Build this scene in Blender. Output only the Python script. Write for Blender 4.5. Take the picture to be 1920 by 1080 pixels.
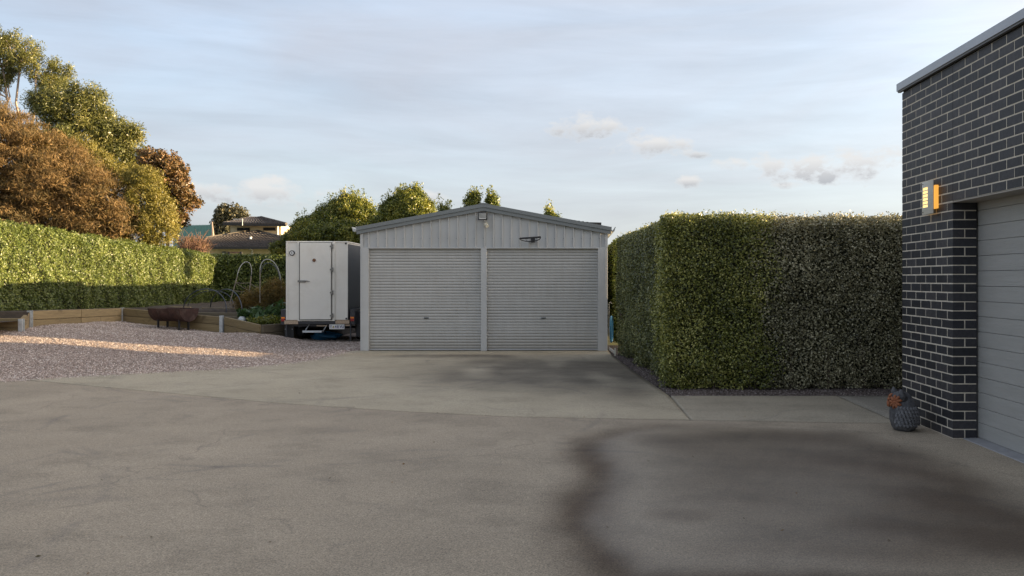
import bpy, bmesh, math, random
import numpy as np
from mathutils import Vector, Matrix

random.seed(7)
RNG = np.random.default_rng(11)
for o in list(bpy.data.objects):
    bpy.data.objects.remove(o)
scene = bpy.context.scene
COL = scene.collection
rad = math.radians

# ------------------------------------------------------------------ camera
F = 1546.0            # focal length in pixels of a 1920 px wide frame
VX, VY, EYE = 1072.0, 524.0, 1.5
cd = bpy.data.cameras.new('camera')
cam = bpy.data.objects.new('camera', cd)
COL.objects.link(cam)
cam.location = (0, 0, EYE)
cam.rotation_euler = (rad(90), 0, 0)
cd.sensor_width = 36.0
cd.lens = F / 1920 * 36
cd.shift_x = (960 - VX) / 1920
cd.shift_y = (VY - 540) / 1920
cd.clip_start = 0.05
cd.clip_end = 3000
scene.camera = cam

# ------------------------------------------------------------------ light
SUN_EL, SUN_AZ = 9.0, 5.5        # azimuth counted from +X towards +Y
world = bpy.data.worlds.new('World')
scene.world = world
world.use_nodes = True
SKY_STRENGTH = 0.15
SUN_STRENGTH = 5.0
EXPOSURE = 1.9
sd = bpy.data.lights.new('sun', 'SUN')
sd.energy = SUN_STRENGTH
sd.angle = rad(0.5)
sd.color = (1.0, 0.74, 0.42)
sun = bpy.data.objects.new('sun', sd)
COL.objects.link(sun)
S = Vector((math.cos(rad(SUN_EL)) * math.cos(rad(SUN_AZ)), math.cos(rad(SUN_EL)) * math.sin(rad(SUN_AZ)), math.sin(rad(SUN_EL))))
sun.rotation_euler = S.to_track_quat('Z', 'Y').to_euler()
vs = scene.view_settings
vs.view_transform = 'Standard'
vs.look = 'None'
vs.exposure = EXPOSURE
vs.gamma = 1.0
vs.use_curve_mapping = False


def build_world():
    nt = world.node_tree
    N, L = nt.nodes, nt.links
    N.clear()
    out = N.new('ShaderNodeOutputWorld')
    bg = N.new('ShaderNodeBackground')
    bg.inputs[1].default_value = SKY_STRENGTH
    L.new(bg.outputs[0], out.inputs[0])
    sky = N.new('ShaderNodeTexSky')
    sky.sky_type = 'NISHITA'
    sky.sun_disc = False
    sky.sun_elevation = rad(SUN_EL)
    sky.sun_rotation = rad(90 - SUN_AZ)
    sky.altitude = 50
    sky.air_density = 1.0
    sky.dust_density = 0.6
    sky.ozone_density = 2.0
    tc = N.new('ShaderNodeTexCoord')
    sep = N.new('ShaderNodeSeparateXYZ')
    L.new(tc.outputs['Generated'], sep.inputs[0])

    def m(op, a, b=None, c=None):
        n = N.new('ShaderNodeMath')
        n.operation = op
        for i, v in enumerate((a, b, c)):
            if v is None:
                continue
            if hasattr(v, 'type') or hasattr(v, 'is_linked'):
                L.new(v, n.inputs[i])
            else:
                n.inputs[i].default_value = v
        return n.outputs[0]
    X, Y, Z = sep.outputs
    az = m('ARCTAN2', X, Y)          # 0 ahead, + to the right
    el = m('ARCSINE', Z)
    comb = N.new('ShaderNodeCombineXYZ')
    L.new(az, comb.inputs[0]); L.new(m('MULTIPLY', el, 4.5), comb.inputs[1])
    # thin high streaks over the whole sky
    n1 = N.new('ShaderNodeTexNoise'); n1.inputs['Scale'].default_value = 1.7
    n1.inputs['Detail'].default_value = 7; n1.inputs['Roughness'].default_value = .55
    n1.inputs['Distortion'].default_value = .6
    L.new(comb.outputs[0], n1.inputs['Vector'])
    r1 = N.new('ShaderNodeMapRange'); r1.inputs[1].default_value = .3; r1.inputs[2].default_value = .72
    r1.inputs[3].default_value = .74; r1.inputs[4].default_value = .98
    L.new(n1.outputs['Fac'], r1.inputs[0])
    # veil colour: pale, brighter on the side of the sun
    dx = m('MULTIPLY_ADD', X, .5, .5)
    veil = N.new('ShaderNodeMixRGB')
    veil.inputs[1].default_value = (.90, .95, 1.10, 1)
    veil.inputs[2].default_value = (1.6, 1.61, 1.64, 1)
    L.new(m('POWER', dx, 1.9), veil.inputs[0])
    mix1 = N.new('ShaderNodeMixRGB')
    L.new(r1.outputs[0], mix1.inputs[0]); L.new(sky.outputs[0], mix1.inputs[1]); L.new(veil.outputs[0], mix1.inputs[2])
    # a band of paler, slightly warmer air near the horizon
    hz = N.new('ShaderNodeMapRange'); hz.inputs[1].default_value = 0.0; hz.inputs[2].default_value = .22
    hz.inputs[3].default_value = .6; hz.inputs[4].default_value = 0
    L.new(el, hz.inputs[0])
    mixh = N.new('ShaderNodeMixRGB')
    mixh.inputs[2].default_value = (1.0, 1.02, 1.07, 1)
    L.new(hz.outputs[0], mixh.inputs[0]); L.new(mix1.outputs[0], mixh.inputs[1])
    # faint grey and white streaks
    n3 = N.new('ShaderNodeTexNoise'); n3.inputs['Scale'].default_value = 3.2
    n3.inputs['Detail'].default_value = 8; n3.inputs['Roughness'].default_value = .6; n3.inputs['Distortion'].default_value = .4
    c3 = N.new('ShaderNodeCombineXYZ'); L.new(m('ADD', az, m('MULTIPLY', el, .9)), c3.inputs[0]); L.new(m('MULTIPLY', el, 8.0), c3.inputs[1]); L.new(c3.outputs[0], n3.inputs['Vector'])
    r3 = N.new('ShaderNodeMapRange'); r3.inputs[1].default_value = .33; r3.inputs[2].default_value = .68; r3.inputs[3].default_value = .97; r3.inputs[4].default_value = 1.13
    L.new(n3.outputs['Fac'], r3.inputs[0])
    st3 = N.new('ShaderNodeMixRGB'); st3.blend_type = 'MULTIPLY'; st3.inputs[0].default_value = 1
    L.new(mixh.outputs[0], st3.inputs[1]); L.new(r3.outputs[0], st3.inputs[2])
    # glow of the low sun through the thin cloud
    dt = N.new('ShaderNodeVectorMath'); dt.operation = 'DOT_PRODUCT'
    L.new(tc.outputs['Generated'], dt.inputs[0]); dt.inputs[1].default_value = tuple(S)
    au = m('POWER', m('MAXIMUM', dt.outputs['Value'], 0.0), 6.0)
    gl = N.new('ShaderNodeMixRGB'); gl.blend_type = 'MULTIPLY'; gl.inputs[0].default_value = 1
    gl.inputs[1].default_value = (7.5, 5.9, 4.3, 1); L.new(au, gl.inputs[2])
    ad = N.new('ShaderNodeMixRGB'); ad.blend_type = 'ADD'; ad.inputs[0].default_value = 1
    L.new(st3.outputs[0], ad.inputs[1]); L.new(gl.outputs[0], ad.inputs[2])
    cur = ad.outputs[0]
    # low cumulus puffs: (azimuth, elevation, half width, half height) in radians
    puffs = [(-.365, .098, .095, .019, .95), (.035, .182, .062, .018, 1.1), (.095, .160, .062, .016, 1.0), (.14, .15, .03, .008, 1.0),
             (.305, .130, .095, .026, 1.15), (.190, .135, .026, .009, .8), (.143, .117, .018, .008, .9), (.258, .110, .026, .006, .8),
             (-.185, .098, .055, .012, .8), (.62, .15, .12, .02, .9), (-.8, .13, .13, .02, .8), (1.3, .14, .2, .03, .8),
             (-1.6, .12, .2, .025, .8), (2.4, .13, .2, .03, .8)]
    n2 = N.new('ShaderNodeTexNoise'); n2.inputs['Scale'].default_value = 24
    n2.inputs['Detail'].default_value = 9; n2.inputs['Roughness'].default_value = .62
    comb2 = N.new('ShaderNodeCombineXYZ')
    L.new(az, comb2.inputs[0]); L.new(m('MULTIPLY', el, 1.6), comb2.inputs[1])
    L.new(comb2.outputs[0], n2.inputs['Vector'])
    wob = m('MULTIPLY', m('SUBTRACT', n2.outputs['Fac'], .5), 5.0)
    tot = None; low = None
    for a, e, w, h, k in puffs:
        u = m('DIVIDE', m('SUBTRACT', az, a), w)
        v = m('DIVIDE', m('SUBTRACT', el, e), h)
        r = m('ADD', m('MULTIPLY', u, u), m('MULTIPLY', v, v))
        d = m('SUBTRACT', m('ADD', .75, wob), r)
        d = m('MULTIPLY', m('MULTIPLY', d, 1.15), k)
        dn = N.new('ShaderNodeClamp'); L.new(d, dn.inputs[0])
        dd = dn.outputs[0]
        sh = m('MULTIPLY', dd, m('SUBTRACT', .25, m('MULTIPLY', v, .8)))
        tot = dd if tot is None else m('MAXIMUM', tot, dd)
        low = sh if low is None else m('MAXIMUM', low, sh)
    lc = N.new('ShaderNodeClamp'); L.new(low, lc.inputs[0])
    cc = N.new('ShaderNodeMixRGB')
    cc.inputs[1].default_value = (1.50, 1.48, 1.46, 1)
    cc.inputs[2].default_value = (.68, .72, .80, 1)
    L.new(lc.outputs[0], cc.inputs[0])
    mix2 = N.new('ShaderNodeMixRGB')
    L.new(m('MULTIPLY', tot, .85), mix2.inputs[0]); L.new(cur, mix2.inputs[1]); L.new(cc.outputs[0], mix2.inputs[2])
    L.new(mix2.outputs[0], bg.inputs[0])


build_world()

# ------------------------------------------------------------------ helpers


def at(px, py, Y):
    return Vector(((px - VX) / F * Y, Y, EYE + (VY - py) / F * Y))


def gnd(px, py, z=0.0):
    Y = (EYE - z) * F / (py - VY)
    return ((px - VX) / F * Y, Y)


def tag(o, label=None, cat=None, group=None, kind=None):
    if label: o['label'] = label
    if cat: o['category'] = cat
    if group: o['group'] = group
    if kind: o['kind'] = kind
    return o


def thing(name, label, cat, loc=(0, 0, 0), rz=0.0, group=None):
    o = bpy.data.objects.new(name, None)
    COL.objects.link(o)
    o.empty_display_size = .2
    o.location = loc
    o.rotation_euler = (0, 0, rz)
    return tag(o, label, cat, group)


def root_off(p):
    off = Vector((0, 0, 0))
    while p is not None:
        off += p.location
        p = p.parent
    return off


class MB:
    def __init__(s):
        s.v = []; s.f = []

    def add(s, vs_, fs_):
        b = len(s.v)
        s.v += [tuple(v) for v in vs_]
        s.f += [tuple(i + b for i in f) for f in fs_]
        return s

    def box(s, x0, x1, y0, y1, z0, z1):
        return s.hexa([(x0, y0, z0), (x1, y0, z0), (x1, y1, z0), (x0, y1, z0), (x0, y0, z1), (x1, y0, z1), (x1, y1, z1), (x0, y1, z1)])

    def hexa(s, p):
        return s.add(p, [(0, 3, 2, 1), (4, 5, 6, 7), (0, 1, 5, 4), (1, 2, 6, 5), (2, 3, 7, 6), (3, 0, 4, 7)])

    def beam(s, a, b, t, h, up=(0, 0, 1)):
        """upright plank: a,b bottom centre line ends, thickness t, height h"""
        a, b = Vector(a), Vector(b)
        d = (b - a); d.z = 0; d.normalize()
        n = Vector((-d.y, d.x, 0)) * t / 2
        hh = Vector((0, 0, h))
        return s.hexa([a - n, b - n, b + n, a + n, a - n + hh, b - n + hh, b + n + hh, a + n + hh])

    def tube(s, pts, r, n=8, cap=True, r2=None):
        pts = [Vector(p) for p in pts]
        m = len(pts)
        base = len(s.v)
        prev = None
        for i, p in enumerate(pts):
            t = (pts[min(i + 1, m - 1)] - pts[max(i - 1, 0)]).normalized()
            if prev is None:
                ref = Vector((0, 0, 1)) if abs(t.z) < .9 else Vector((1, 0, 0))
                u = t.cross(ref).normalized()
            else:
                u = (prev - t * prev.dot(t)).normalized()
            prev = u
            w = t.cross(u)
            rr = r if r2 is None else r + (r2 - r) * i / (m - 1)
            if isinstance(r, (list, tuple)): rr = r[i]
            for k in range(n):
                a = 2 * math.pi * k / n
                s.v.append(tuple(p + (u * math.cos(a) + w * math.sin(a)) * rr))
        for i in range(m - 1):
            for k in range(n):
                a = base + i * n + k; b = base + i * n + (k + 1) % n
                s.f.append((a, b, b + n, a + n))
        if cap:
            s.f.append(tuple(base + k for k in range(n))[::-1])
            s.f.append(tuple(base + (m - 1) * n + k for k in range(n)))
        return s

    def prism(s, poly, axis, a, b):
        """poly: 2D points; axis 'x','y','z' is the extrusion axis from a to b"""
        n = len(poly)
        def mk(p, t):
            if axis == 'y': return (p[0], t, p[1])
            if axis == 'x': return (t, p[0], p[1])
            return (p[0], p[1], t)
        vs_ = [mk(p, a) for p in poly] + [mk(p, b) for p in poly]
        fs_ = [tuple(range(n)), tuple(range(2 * n - 1, n - 1, -1))]
        for i in range(n):
            j = (i + 1) % n
            fs_.append((i, i + n, j + n, j))
        return s.add(vs_, fs_)

    def disc(s, c, r, axis='y', t=.02, n=20, rz=None):
        c = Vector(c)
        rz = rz or r
        poly = []
        for k in range(n):
            a = 2 * math.pi * k / n
            if axis == 'y': poly.append((c.x + r * math.cos(a), c.z + rz * math.sin(a)))
            elif axis == 'x': poly.append((c.y + r * math.cos(a), c.z + rz * math.sin(a)))
            else: poly.append((c.x + r * math.cos(a), c.y + rz * math.sin(a)))
        k = {'x': c.x, 'y': c.y, 'z': c.z}[axis]
        return s.prism(poly, axis, k - t / 2, k + t / 2)

    def mesh(s, name, off=Vector((0, 0, 0)), bevel=0.0, seg=2):
        me = bpy.data.meshes.new(name)
        me.from_pydata([(v[0] - off.x, v[1] - off.y, v[2] - off.z) for v in s.v], [], s.f)
        bm = bmesh.new(); bm.from_mesh(me)
        bmesh.ops.recalc_face_normals(bm, faces=bm.faces)
        if bevel > 0:
            ed = [e for e in bm.edges if len(e.link_faces) == 2 and e.calc_face_angle(0) > .6]
            bmesh.ops.bevel(bm, geom=ed, offset=bevel, segments=seg, profile=.6, affect='EDGES', clamp_overlap=True)
        bm.to_mesh(me); bm.free()
        return me

    def build(s, name, mat, parent=None, bevel=0.0, smooth=False, local=False, label=None, kind=None, seg=2):
        off = Vector((0, 0, 0)) if (local or parent is None) else root_off(parent)
        me = s.mesh(name, off, bevel, seg)
        if mat: me.materials.append(mat)
        if smooth:
            me.polygons.foreach_set('use_smooth', [True] * len(me.polygons))
        o = bpy.data.objects.new(name, me)
        COL.objects.link(o)
        if parent: o.parent = parent
        if label: o['label'] = label
        if kind: o['kind'] = kind
        return o


def np_mesh(name, verts, faces, mat, parent=None, attr=None, kind=None, smooth=False):
    """verts (n,3), faces (m,k) with constant k"""
    verts = np.asarray(verts, dtype=np.float32)
    if parent:
        verts = verts - np.array(root_off(parent), dtype=np.float32)
    me = bpy.data.meshes.new(name)
    m, k = faces.shape
    me.vertices.add(len(verts)); me.vertices.foreach_set('co', verts.ravel())
    me.loops.add(m * k); me.loops.foreach_set('vertex_index', faces.astype(np.int32).ravel())
    me.polygons.add(m)
    me.polygons.foreach_set('loop_start', np.arange(0, m * k, k, dtype=np.int32))
    try:
        me.polygons.foreach_set('loop_total', np.full(m, k, dtype=np.int32))
    except Exception:
        pass
    if smooth:
        me.polygons.foreach_set('use_smooth', np.ones(m, dtype=bool))
    me.update(calc_edges=True)
    for key, val in (attr or {}).items():
        a = me.attributes.new(key, 'FLOAT', 'POINT')
        a.data.foreach_set('value', np.asarray(val, dtype=np.float32))
    me.materials.append(mat)
    o = bpy.data.objects.new(name, me)
    COL.objects.link(o)
    if parent: o.parent = parent
    if kind: o['kind'] = kind
    return o


# ------------------------------------------------------------------ materials
def nodes(name):
    m = bpy.data.materials.new(name)
    m.use_nodes = True
    nt = m.node_tree
    return m, nt.nodes, nt.links, nt.nodes['Principled BSDF']


def noise(N, L, vec, scale, detail=5, rough=.6, dist=0):
    n = N.new('ShaderNodeTexNoise')
    n.inputs['Scale'].default_value = scale
    n.inputs['Detail'].default_value = detail
    n.inputs['Roughness'].default_value = rough
    n.inputs['Distortion'].default_value = dist
    L.new(vec, n.inputs['Vector'])
    return n.outputs['Fac']


def mapping(N, L, scale=(1, 1, 1), rot=(0, 0, 0), kind='Object'):
    tc = N.new('ShaderNodeTexCoord')
    mp = N.new('ShaderNodeMapping')
    mp.inputs['Scale'].default_value = scale
    mp.inputs['Rotation'].default_value = rot
    if kind == 'Position':
        g = N.new('ShaderNodeNewGeometry')
        L.new(g.outputs['Position'], mp.inputs[0])
    else:
        L.new(tc.outputs[kind], mp.inputs[0])
    return mp.outputs[0]


def ramp(N, L, fac, stops):
    r = N.new('ShaderNodeValToRGB')
    el = r.color_ramp.elements
    while len(el) > 1: el.remove(el[-1])
    el[0].position = stops[0][0]; el[0].color = (*stops[0][1], 1)
    for p, c in stops[1:]:
        e = el.new(p); e.color = (*c, 1)
    L.new(fac, r.inputs[0])
    return r.outputs[0]


def mixc(N, L, fac, a, b, mode='MIX'):
    n = N.new('ShaderNodeMixRGB'); n.blend_type = mode
    for i, v in ((0, fac), (1, a), (2, b)):
        if isinstance(v, (int, float)): n.inputs[i].default_value = v
        elif isinstance(v, tuple): n.inputs[i].default_value = (*v, 1) if len(v) == 3 else v
        else: L.new(v, n.inputs[i])
    return n.outputs[0]


def math_(N, L, op, a, b=None, clamp=False):
    n = N.new('ShaderNodeMath'); n.operation = op; n.use_clamp = clamp
    for i, v in enumerate((a, b)):
        if v is None: continue
        if isinstance(v, (int, float)): n.inputs[i].default_value = v
        else: L.new(v, n.inputs[i])
    return n.outputs[0]


def attr(N, name):
    a = N.new('ShaderNodeAttribute'); a.attribute_name = name
    return a.outputs['Fac']


def bump(N, L, bs, h, strength=.3, dist=.01):
    b = N.new('ShaderNodeBump')
    b.inputs['Strength'].default_value = strength
    b.inputs['Distance'].default_value = dist
    L.new(h, b.inputs['Height']); L.new(b.outputs[0], bs.inputs['Normal'])


def M(name, col, rough=.6, metal=0.0, var=.15, scale=4.0, bmp=0.0, bscale=60.0, stretch=(1, 1, 1), dirt=None, kind='Object', objvar=0.0):
    m, N, L, bs = nodes(name)
    v = mapping(N, L, stretch, kind=kind)
    n = noise(N, L, v, scale, 6)
    c1 = tuple(c * (1 - var) for c in col); c2 = tuple(min(1, c * (1 + var)) for c in col)
    c = ramp(N, L, n, [(.3, c1), (.7, c2)])
    if dirt:
        dn = noise(N, L, v, scale * .6 + .7, 7, .65, .5)
        dm = ramp(N, L, dn, [(.5, (0, 0, 0)), (.72, (1, 1, 1))])
        c = mixc(N, L, math_(N, L, 'MULTIPLY', dm, .55), c, dirt)
    if objvar:
        oi = N.new('ShaderNodeObjectInfo')
        k = math_(N, L, 'ADD', math_(N, L, 'MULTIPLY', oi.outputs['Random'], objvar), 1 - objvar / 2)
        c = mixc(N, L, 1.0, c, k, 'MULTIPLY')
    L.new(c, bs.inputs['Base Color'])
    bs.inputs['Roughness'].default_value = rough
    bs.inputs['Metallic'].default_value = metal
    if bmp:
        bump(N, L, bs, noise(N, L, v, bscale, 4), bmp, .01)
    return m


def leaf_mat(name, stops, rough=.5, trans=.25, patch=None):
    m, N, L, bs = nodes(name)
    t = attr(N, 'tint')
    v = mapping(N, L, kind='Position')
    n = noise(N, L, v, 1.3, 3)
    f = math_(N, L, 'ADD', math_(N, L, 'MULTIPLY', t, .75), math_(N, L, 'MULTIPLY', math_(N, L, 'SUBTRACT', n, .5), .9), True)
    f = math_(N, L, 'ADD', f, .12, True)
    c = ramp(N, L, f, stops)
    L.new(c, bs.inputs['Base Color'])
    bs.inputs['Roughness'].default_value = rough
    tr = N.new('ShaderNodeBsdfTranslucent')
    L.new(mixc(N, L, 1.0, c, (1.15, 1.15, .6), 'MULTIPLY'), tr.inputs['Color'])
    mx = N.new('ShaderNodeMixShader'); mx.inputs[0].default_value = trans
    L.new(bs.outputs[0], mx.inputs[1]); L.new(tr.outputs[0], mx.inputs[2])
    L.new(mx.outputs[0], N['Material Output'].inputs[0])
    return m


def concrete_mat(name, ca, cb, shadecol=(.115, .087, .064)):
    m, N, L, bs = nodes(name)
    v = mapping(N, L, kind='Position')
    big = noise(N, L, v, .5, 8, .6, .15)
    mid = noise(N, L, mapping(N, L, (1.2, 1.5, 1), (0, 0, .5), 'Position'), 1.15, 12, .74, .05)
    fine = noise(N, L, v, 28, 5, .75)
    grit = noise(N, L, v, 85, 3, .9)
    c = ramp(N, L, big, [(.3, cb), (.66, ca)])
    md = ramp(N, L, mid, [(.3, (.70, .70, .69)), (.5, (.98, .98, .98)), (.75, (1.07, 1.06, 1.04))])
    c = mixc(N, L, 1.0, c, md, 'MULTIPLY')
    fd = ramp(N, L, fine, [(.3, (.76, .76, .75)), (.7, (1.18, 1.18, 1.18))])
    c = mixc(N, L, 1.0, c, fd, 'MULTIPLY')
    gd = ramp(N, L, grit, [(.32, (.36, .36, .36)), (.68, (1.64, 1.64, 1.64))])
    c = mixc(N, L, 1.0, c, gd, 'MULTIPLY')
    # meandering tyre scuffs
    w = N.new('ShaderNodeTexNoise'); w.inputs['Scale'].default_value = .42; w.inputs['Detail'].default_value = 2
    L.new(mapping(N, L, (1, 1.5, 1), (0, 0, .6), 'Position'), w.inputs['Vector'])
    band = math_(N, L, 'ABSOLUTE', math_(N, L, 'SUBTRACT', w.outputs['Fac'], .5))
    sm = ramp(N, L, band, [(.0, (1, 1, 1)), (.012, (0, 0, 0))])
    br = ramp(N, L, noise(N, L, v, 1.4, 3), [(.45, (0, 0, 0)), (.62, (1, 1, 1))])
    sm = mixc(N, L, 1.0, sm, br, 'MULTIPLY')
    c = mixc(N, L, math_(N, L, 'MULTIPLY', sm, .22), c, (.1, .095, .09))
    # curved tyre marks and hairline cracks
    gp = N.new('ShaderNodeNewGeometry')
    arcs = None
    for (ax, ay, ar) in ((-4.2, 13.2, 3.1), (-3.9, 13.6, 3.3), (-.5, 3.2, 4.1), (-7.5, 4.0, 4.6), (-2.6, 9.6, 3.0), (-1.2, 15.5, 1.5), (-9, 9, 6.0)):
        dn = N.new('ShaderNodeVectorMath'); dn.operation = 'DISTANCE'
        L.new(gp.outputs['Position'], dn.inputs[0]); dn.inputs[1].default_value = (ax, ay, 0)
        dv = math_(N, L, 'ABSOLUTE', math_(N, L, 'SUBTRACT', math_(N, L, 'ADD', dn.outputs['Value'], math_(N, L, 'MULTIPLY', big, .5)), ar + .25))
        aa_ = ramp(N, L, dv, [(.0, (1, 1, 1)), (.035, (.5, .5, .5)), (.06, (0, 0, 0))])
        arcs = aa_ if arcs is None else mixc(N, L, 1.0, arcs, aa_, 'LIGHTEN')
    brk = ramp(N, L, noise(N, L, v, 1.1, 6, .7), [(.46, (0, 0, 0)), (.6, (1, 1, 1))])
    arcs = mixc(N, L, 1.0, arcs, brk, 'MULTIPLY')
    c = mixc(N, L, math_(N, L, 'MULTIPLY', arcs, .38), c, (.12, .11, .10))
    vc = N.new('ShaderNodeTexVoronoi'); vc.feature = 'DISTANCE_TO_EDGE'; vc.inputs['Scale'].default_value = .23
    vm = N.new('ShaderNodeVectorMath'); vm.operation = 'ADD'
    nv_ = N.new('ShaderNodeTexNoise'); nv_.inputs['Scale'].default_value = 1.3; nv_.inputs['Detail'].default_value = 6
    L.new(v, nv_.inputs['Vector']); L.new(v, vm.inputs[0]); L.new(nv_.outputs['Color'], vm.inputs[1]); L.new(vm.outputs[0], vc.inputs['Vector'])
    ck = ramp(N, L, vc.outputs['Distance'], [(.0, (1, 1, 1)), (.0012, (0, 0, 0))])
    ck = mixc(N, L, 1.0, ck, ramp(N, L, noise(N, L, v, .5, 2), [(.5, (0, 0, 0)), (.58, (1, 1, 1))]), 'MULTIPLY')
    c = mixc(N, L, math_(N, L, 'MULTIPLY', ck, .3), c, (.05, .045, .04))
    sp_ = ramp(N, L, noise(N, L, v, 17, 3, .6), [(.66, (0, 0, 0)), (.71, (1, 1, 1))])
    c = mixc(N, L, math_(N, L, 'MULTIPLY', sp_, .35), c, (.12, .10, .085))
    # little rust-brown blots
    bl = ramp(N, L, noise(N, L, mapping(N, L, (1, 1.8, 1), (0, 0, .4), 'Position'), 3.3, 6, .7), [(.64, (0, 0, 0)), (.74, (1, 1, 1))])
    c = mixc(N, L, math_(N, L, 'MULTIPLY', bl, .55), c, (.13, .1, .07))
    # damp and painted shade recorded on the mesh
    gloss = attr(N, 'gloss'); rim = attr(N, 'rim'); damp = attr(N, 'damp')
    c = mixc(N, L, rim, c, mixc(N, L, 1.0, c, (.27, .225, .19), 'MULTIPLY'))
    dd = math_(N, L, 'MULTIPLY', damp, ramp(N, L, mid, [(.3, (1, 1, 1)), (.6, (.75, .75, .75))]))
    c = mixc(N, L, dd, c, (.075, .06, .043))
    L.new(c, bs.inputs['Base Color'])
    r = math_(N, L, 'SUBTRACT', .82, math_(N, L, 'MULTIPLY', gloss, .40))
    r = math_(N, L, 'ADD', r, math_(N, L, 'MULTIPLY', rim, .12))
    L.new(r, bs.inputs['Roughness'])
    bump(N, L, bs, math_(N, L, 'ADD', fine, math_(N, L, 'MULTIPLY', grit, .6)), .32, .006)
    return m


def gravel_mat(name, cols, dirt=(.16, .12, .09), scale=42):
    m, N, L, bs = nodes(name)
    v = mapping(N, L, kind='Position')
    vo = N.new('ShaderNodeTexVoronoi'); vo.inputs['Scale'].default_value = scale
    L.new(v, vo.inputs['Vector'])
    sp = N.new('ShaderNodeSeparateColor'); L.new(vo.outputs['Color'], sp.inputs[0])
    c = ramp(N, L, sp.outputs[0], cols)
    ed = ramp(N, L, vo.outputs['Distance'], [(.25, (1, 1, 1)), (.62, (.35, .33, .32))])
    c = mixc(N, L, 1.0, c, ed, 'MULTIPLY')
    pn = ramp(N, L, noise(N, L, v, 1.1, 6, .65, .4), [(.5, (0, 0, 0)), (.7, (1, 1, 1))])
    c = mixc(N, L, math_(N, L, 'MULTIPLY', pn, .5), c, dirt)
    L.new(c, bs.inputs['Base Color'])
    bs.inputs['Roughness'].default_value = .85
    h = math_(N, L, 'SUBTRACT', 1, vo.outputs['Distance'])
    bump(N, L, bs, h, .9, .02)
    return m


def stone_mat(name, stops):
    m, N, L, bs = nodes(name)
    L.new(ramp(N, L, attr(N, 'tint'), stops), bs.inputs['Base Color'])
    bs.inputs['Roughness'].default_value = .8
    return m


def wood_mat(name, ca, cb, knot=(.10, .065, .03)):
    m, N, L, bs = nodes(name)
    oi = N.new('ShaderNodeObjectInfo')
    tc = N.new('ShaderNodeTexCoord')
    ad = N.new('ShaderNodeVectorMath'); ad.operation = 'ADD'
    L.new(tc.outputs['Object'], ad.inputs[0])
    mul = math_(N, L, 'MULTIPLY', oi.outputs['Random'], 37)
    cb3 = N.new('ShaderNodeCombineXYZ'); L.new(mul, cb3.inputs[0]); L.new(mul, cb3.inputs[1])
    L.new(cb3.outputs[0], ad.inputs[1])
    mp = N.new('ShaderNodeMapping'); mp.inputs['Scale'].default_value = (1.2, 1.2, 22)
    L.new(ad.outputs[0], mp.inputs[0])
    g = noise(N, L, mp.outputs[0], 1.5, 7, .65, 1.2)
    c = ramp(N, L, g, [(.3, cb), (.62, ca)])
    kn = ramp(N, L, noise(N, L, ad.outputs[0], 2.6, 2, .4, .8), [(.66, (0, 0, 0)), (.74, (1, 1, 1))])
    c = mixc(N, L, math_(N, L, 'MULTIPLY', kn, .6), c, knot)
    k = math_(N, L, 'ADD', math_(N, L, 'MULTIPLY', oi.outputs['Random'], .35), .82)
    c = mixc(N, L, 1.0, c, k, 'MULTIPLY')
    L.new(c, bs.inputs['Base Color']); bs.inputs['Roughness'].default_value = .8
    bump(N, L, bs, g, .4, .01)
    return m


def brick_mat():
    m, N, L, bs = nodes('brick_face')
    oi = N.new('ShaderNodeObjectInfo')
    v = mapping(N, L, kind='Position')
    n = noise(N, L, v, 26, 6, .7)
    n2 = noise(N, L, v, 5, 5, .6)
    c = ramp(N, L, n, [(.3, (.016, .0165, .0205)), (.7, (.038, .038, .043))])
    cw = ramp(N, L, oi.outputs['Random'], [(0, (.5, .52, .60)), (.5, (1, 1, 1.04)), (1, (1.7, 1.58, 1.5))])
    c = mixc(N, L, 1.0, c, cw, 'MULTIPLY')
    sc = ramp(N, L, n2, [(.55, (0, 0, 0)), (.75, (1, 1, 1))])
    c = mixc(N, L, math_(N, L, 'MULTIPLY', sc, .25), c, (.09, .085, .08))
    L.new(c, bs.inputs['Base Color'])
    bs.inputs['Roughness'].default_value = .55
    bump(N, L, bs, n, .5, .004)
    return m


def glow_mat(name, col, strength):
    m, N, L, bs = nodes(name)
    bs.inputs['Base Color'].default_value = (.5, .3, .1, 1)
    bs.inputs['Emission Color'].default_value = (*col, 1)
    bs.inputs['Emission Strength'].default_value = strength
    return m


def glass_mat(name, col):
    m, N, L, bs = nodes(name)
    bs.inputs['Base Color'].default_value = (*col, 1)
    bs.inputs['Roughness'].default_value = .35
    bs.inputs['Specular IOR Level'].default_value = .2
    return m


mt = {}
mt['drive_near'] = concrete_mat('driveway_concrete', (.37, .308, .228), (.268, .222, .163))
mt['drive_far'] = concrete_mat('driveway_concrete_pale', (.415, .362, .268), (.328, .282, .202))
mt['path'] = concrete_mat('path_concrete', (.36, .315, .24), (.27, .235, .175))
mt['path_grey'] = concrete_mat('path_concrete_grey', (.27, .245, .20), (.21, .19, .155))
mt['gravel'] = gravel_mat('pink_gravel', [(0, (.22, .15, .12)), (.3, (.45, .33, .265)), (.65, (.56, .44, .375)), (1, (.74, .64, .56))])
mt['gravel_dark'] = gravel_mat('bed_gravel', [(0, (.03, .022, .018)), (.4, (.075, .055, .046)), (.8, (.13, .10, .085)), (1, (.22, .18, .16))], (.05, .04, .03))
mt['stone'] = stone_mat('gravel_stone', [(0, (.17, .125, .10)), (.4, (.43, .335, .28)), (.8, (.60, .49, .42)), (1, (.82, .74, .67))])
mt['stone_dark'] = stone_mat('bed_stone', [(0, (.04, .03, .025)), (.5, (.10, .075, .065)), (.88, (.20, .16, .145)), (1, (.42, .37, .34))])
mt['soil'] = M('garden_soil', (.045, .032, .022), .95, var=.4, scale=9, bmp=1.0, bscale=25)
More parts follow.
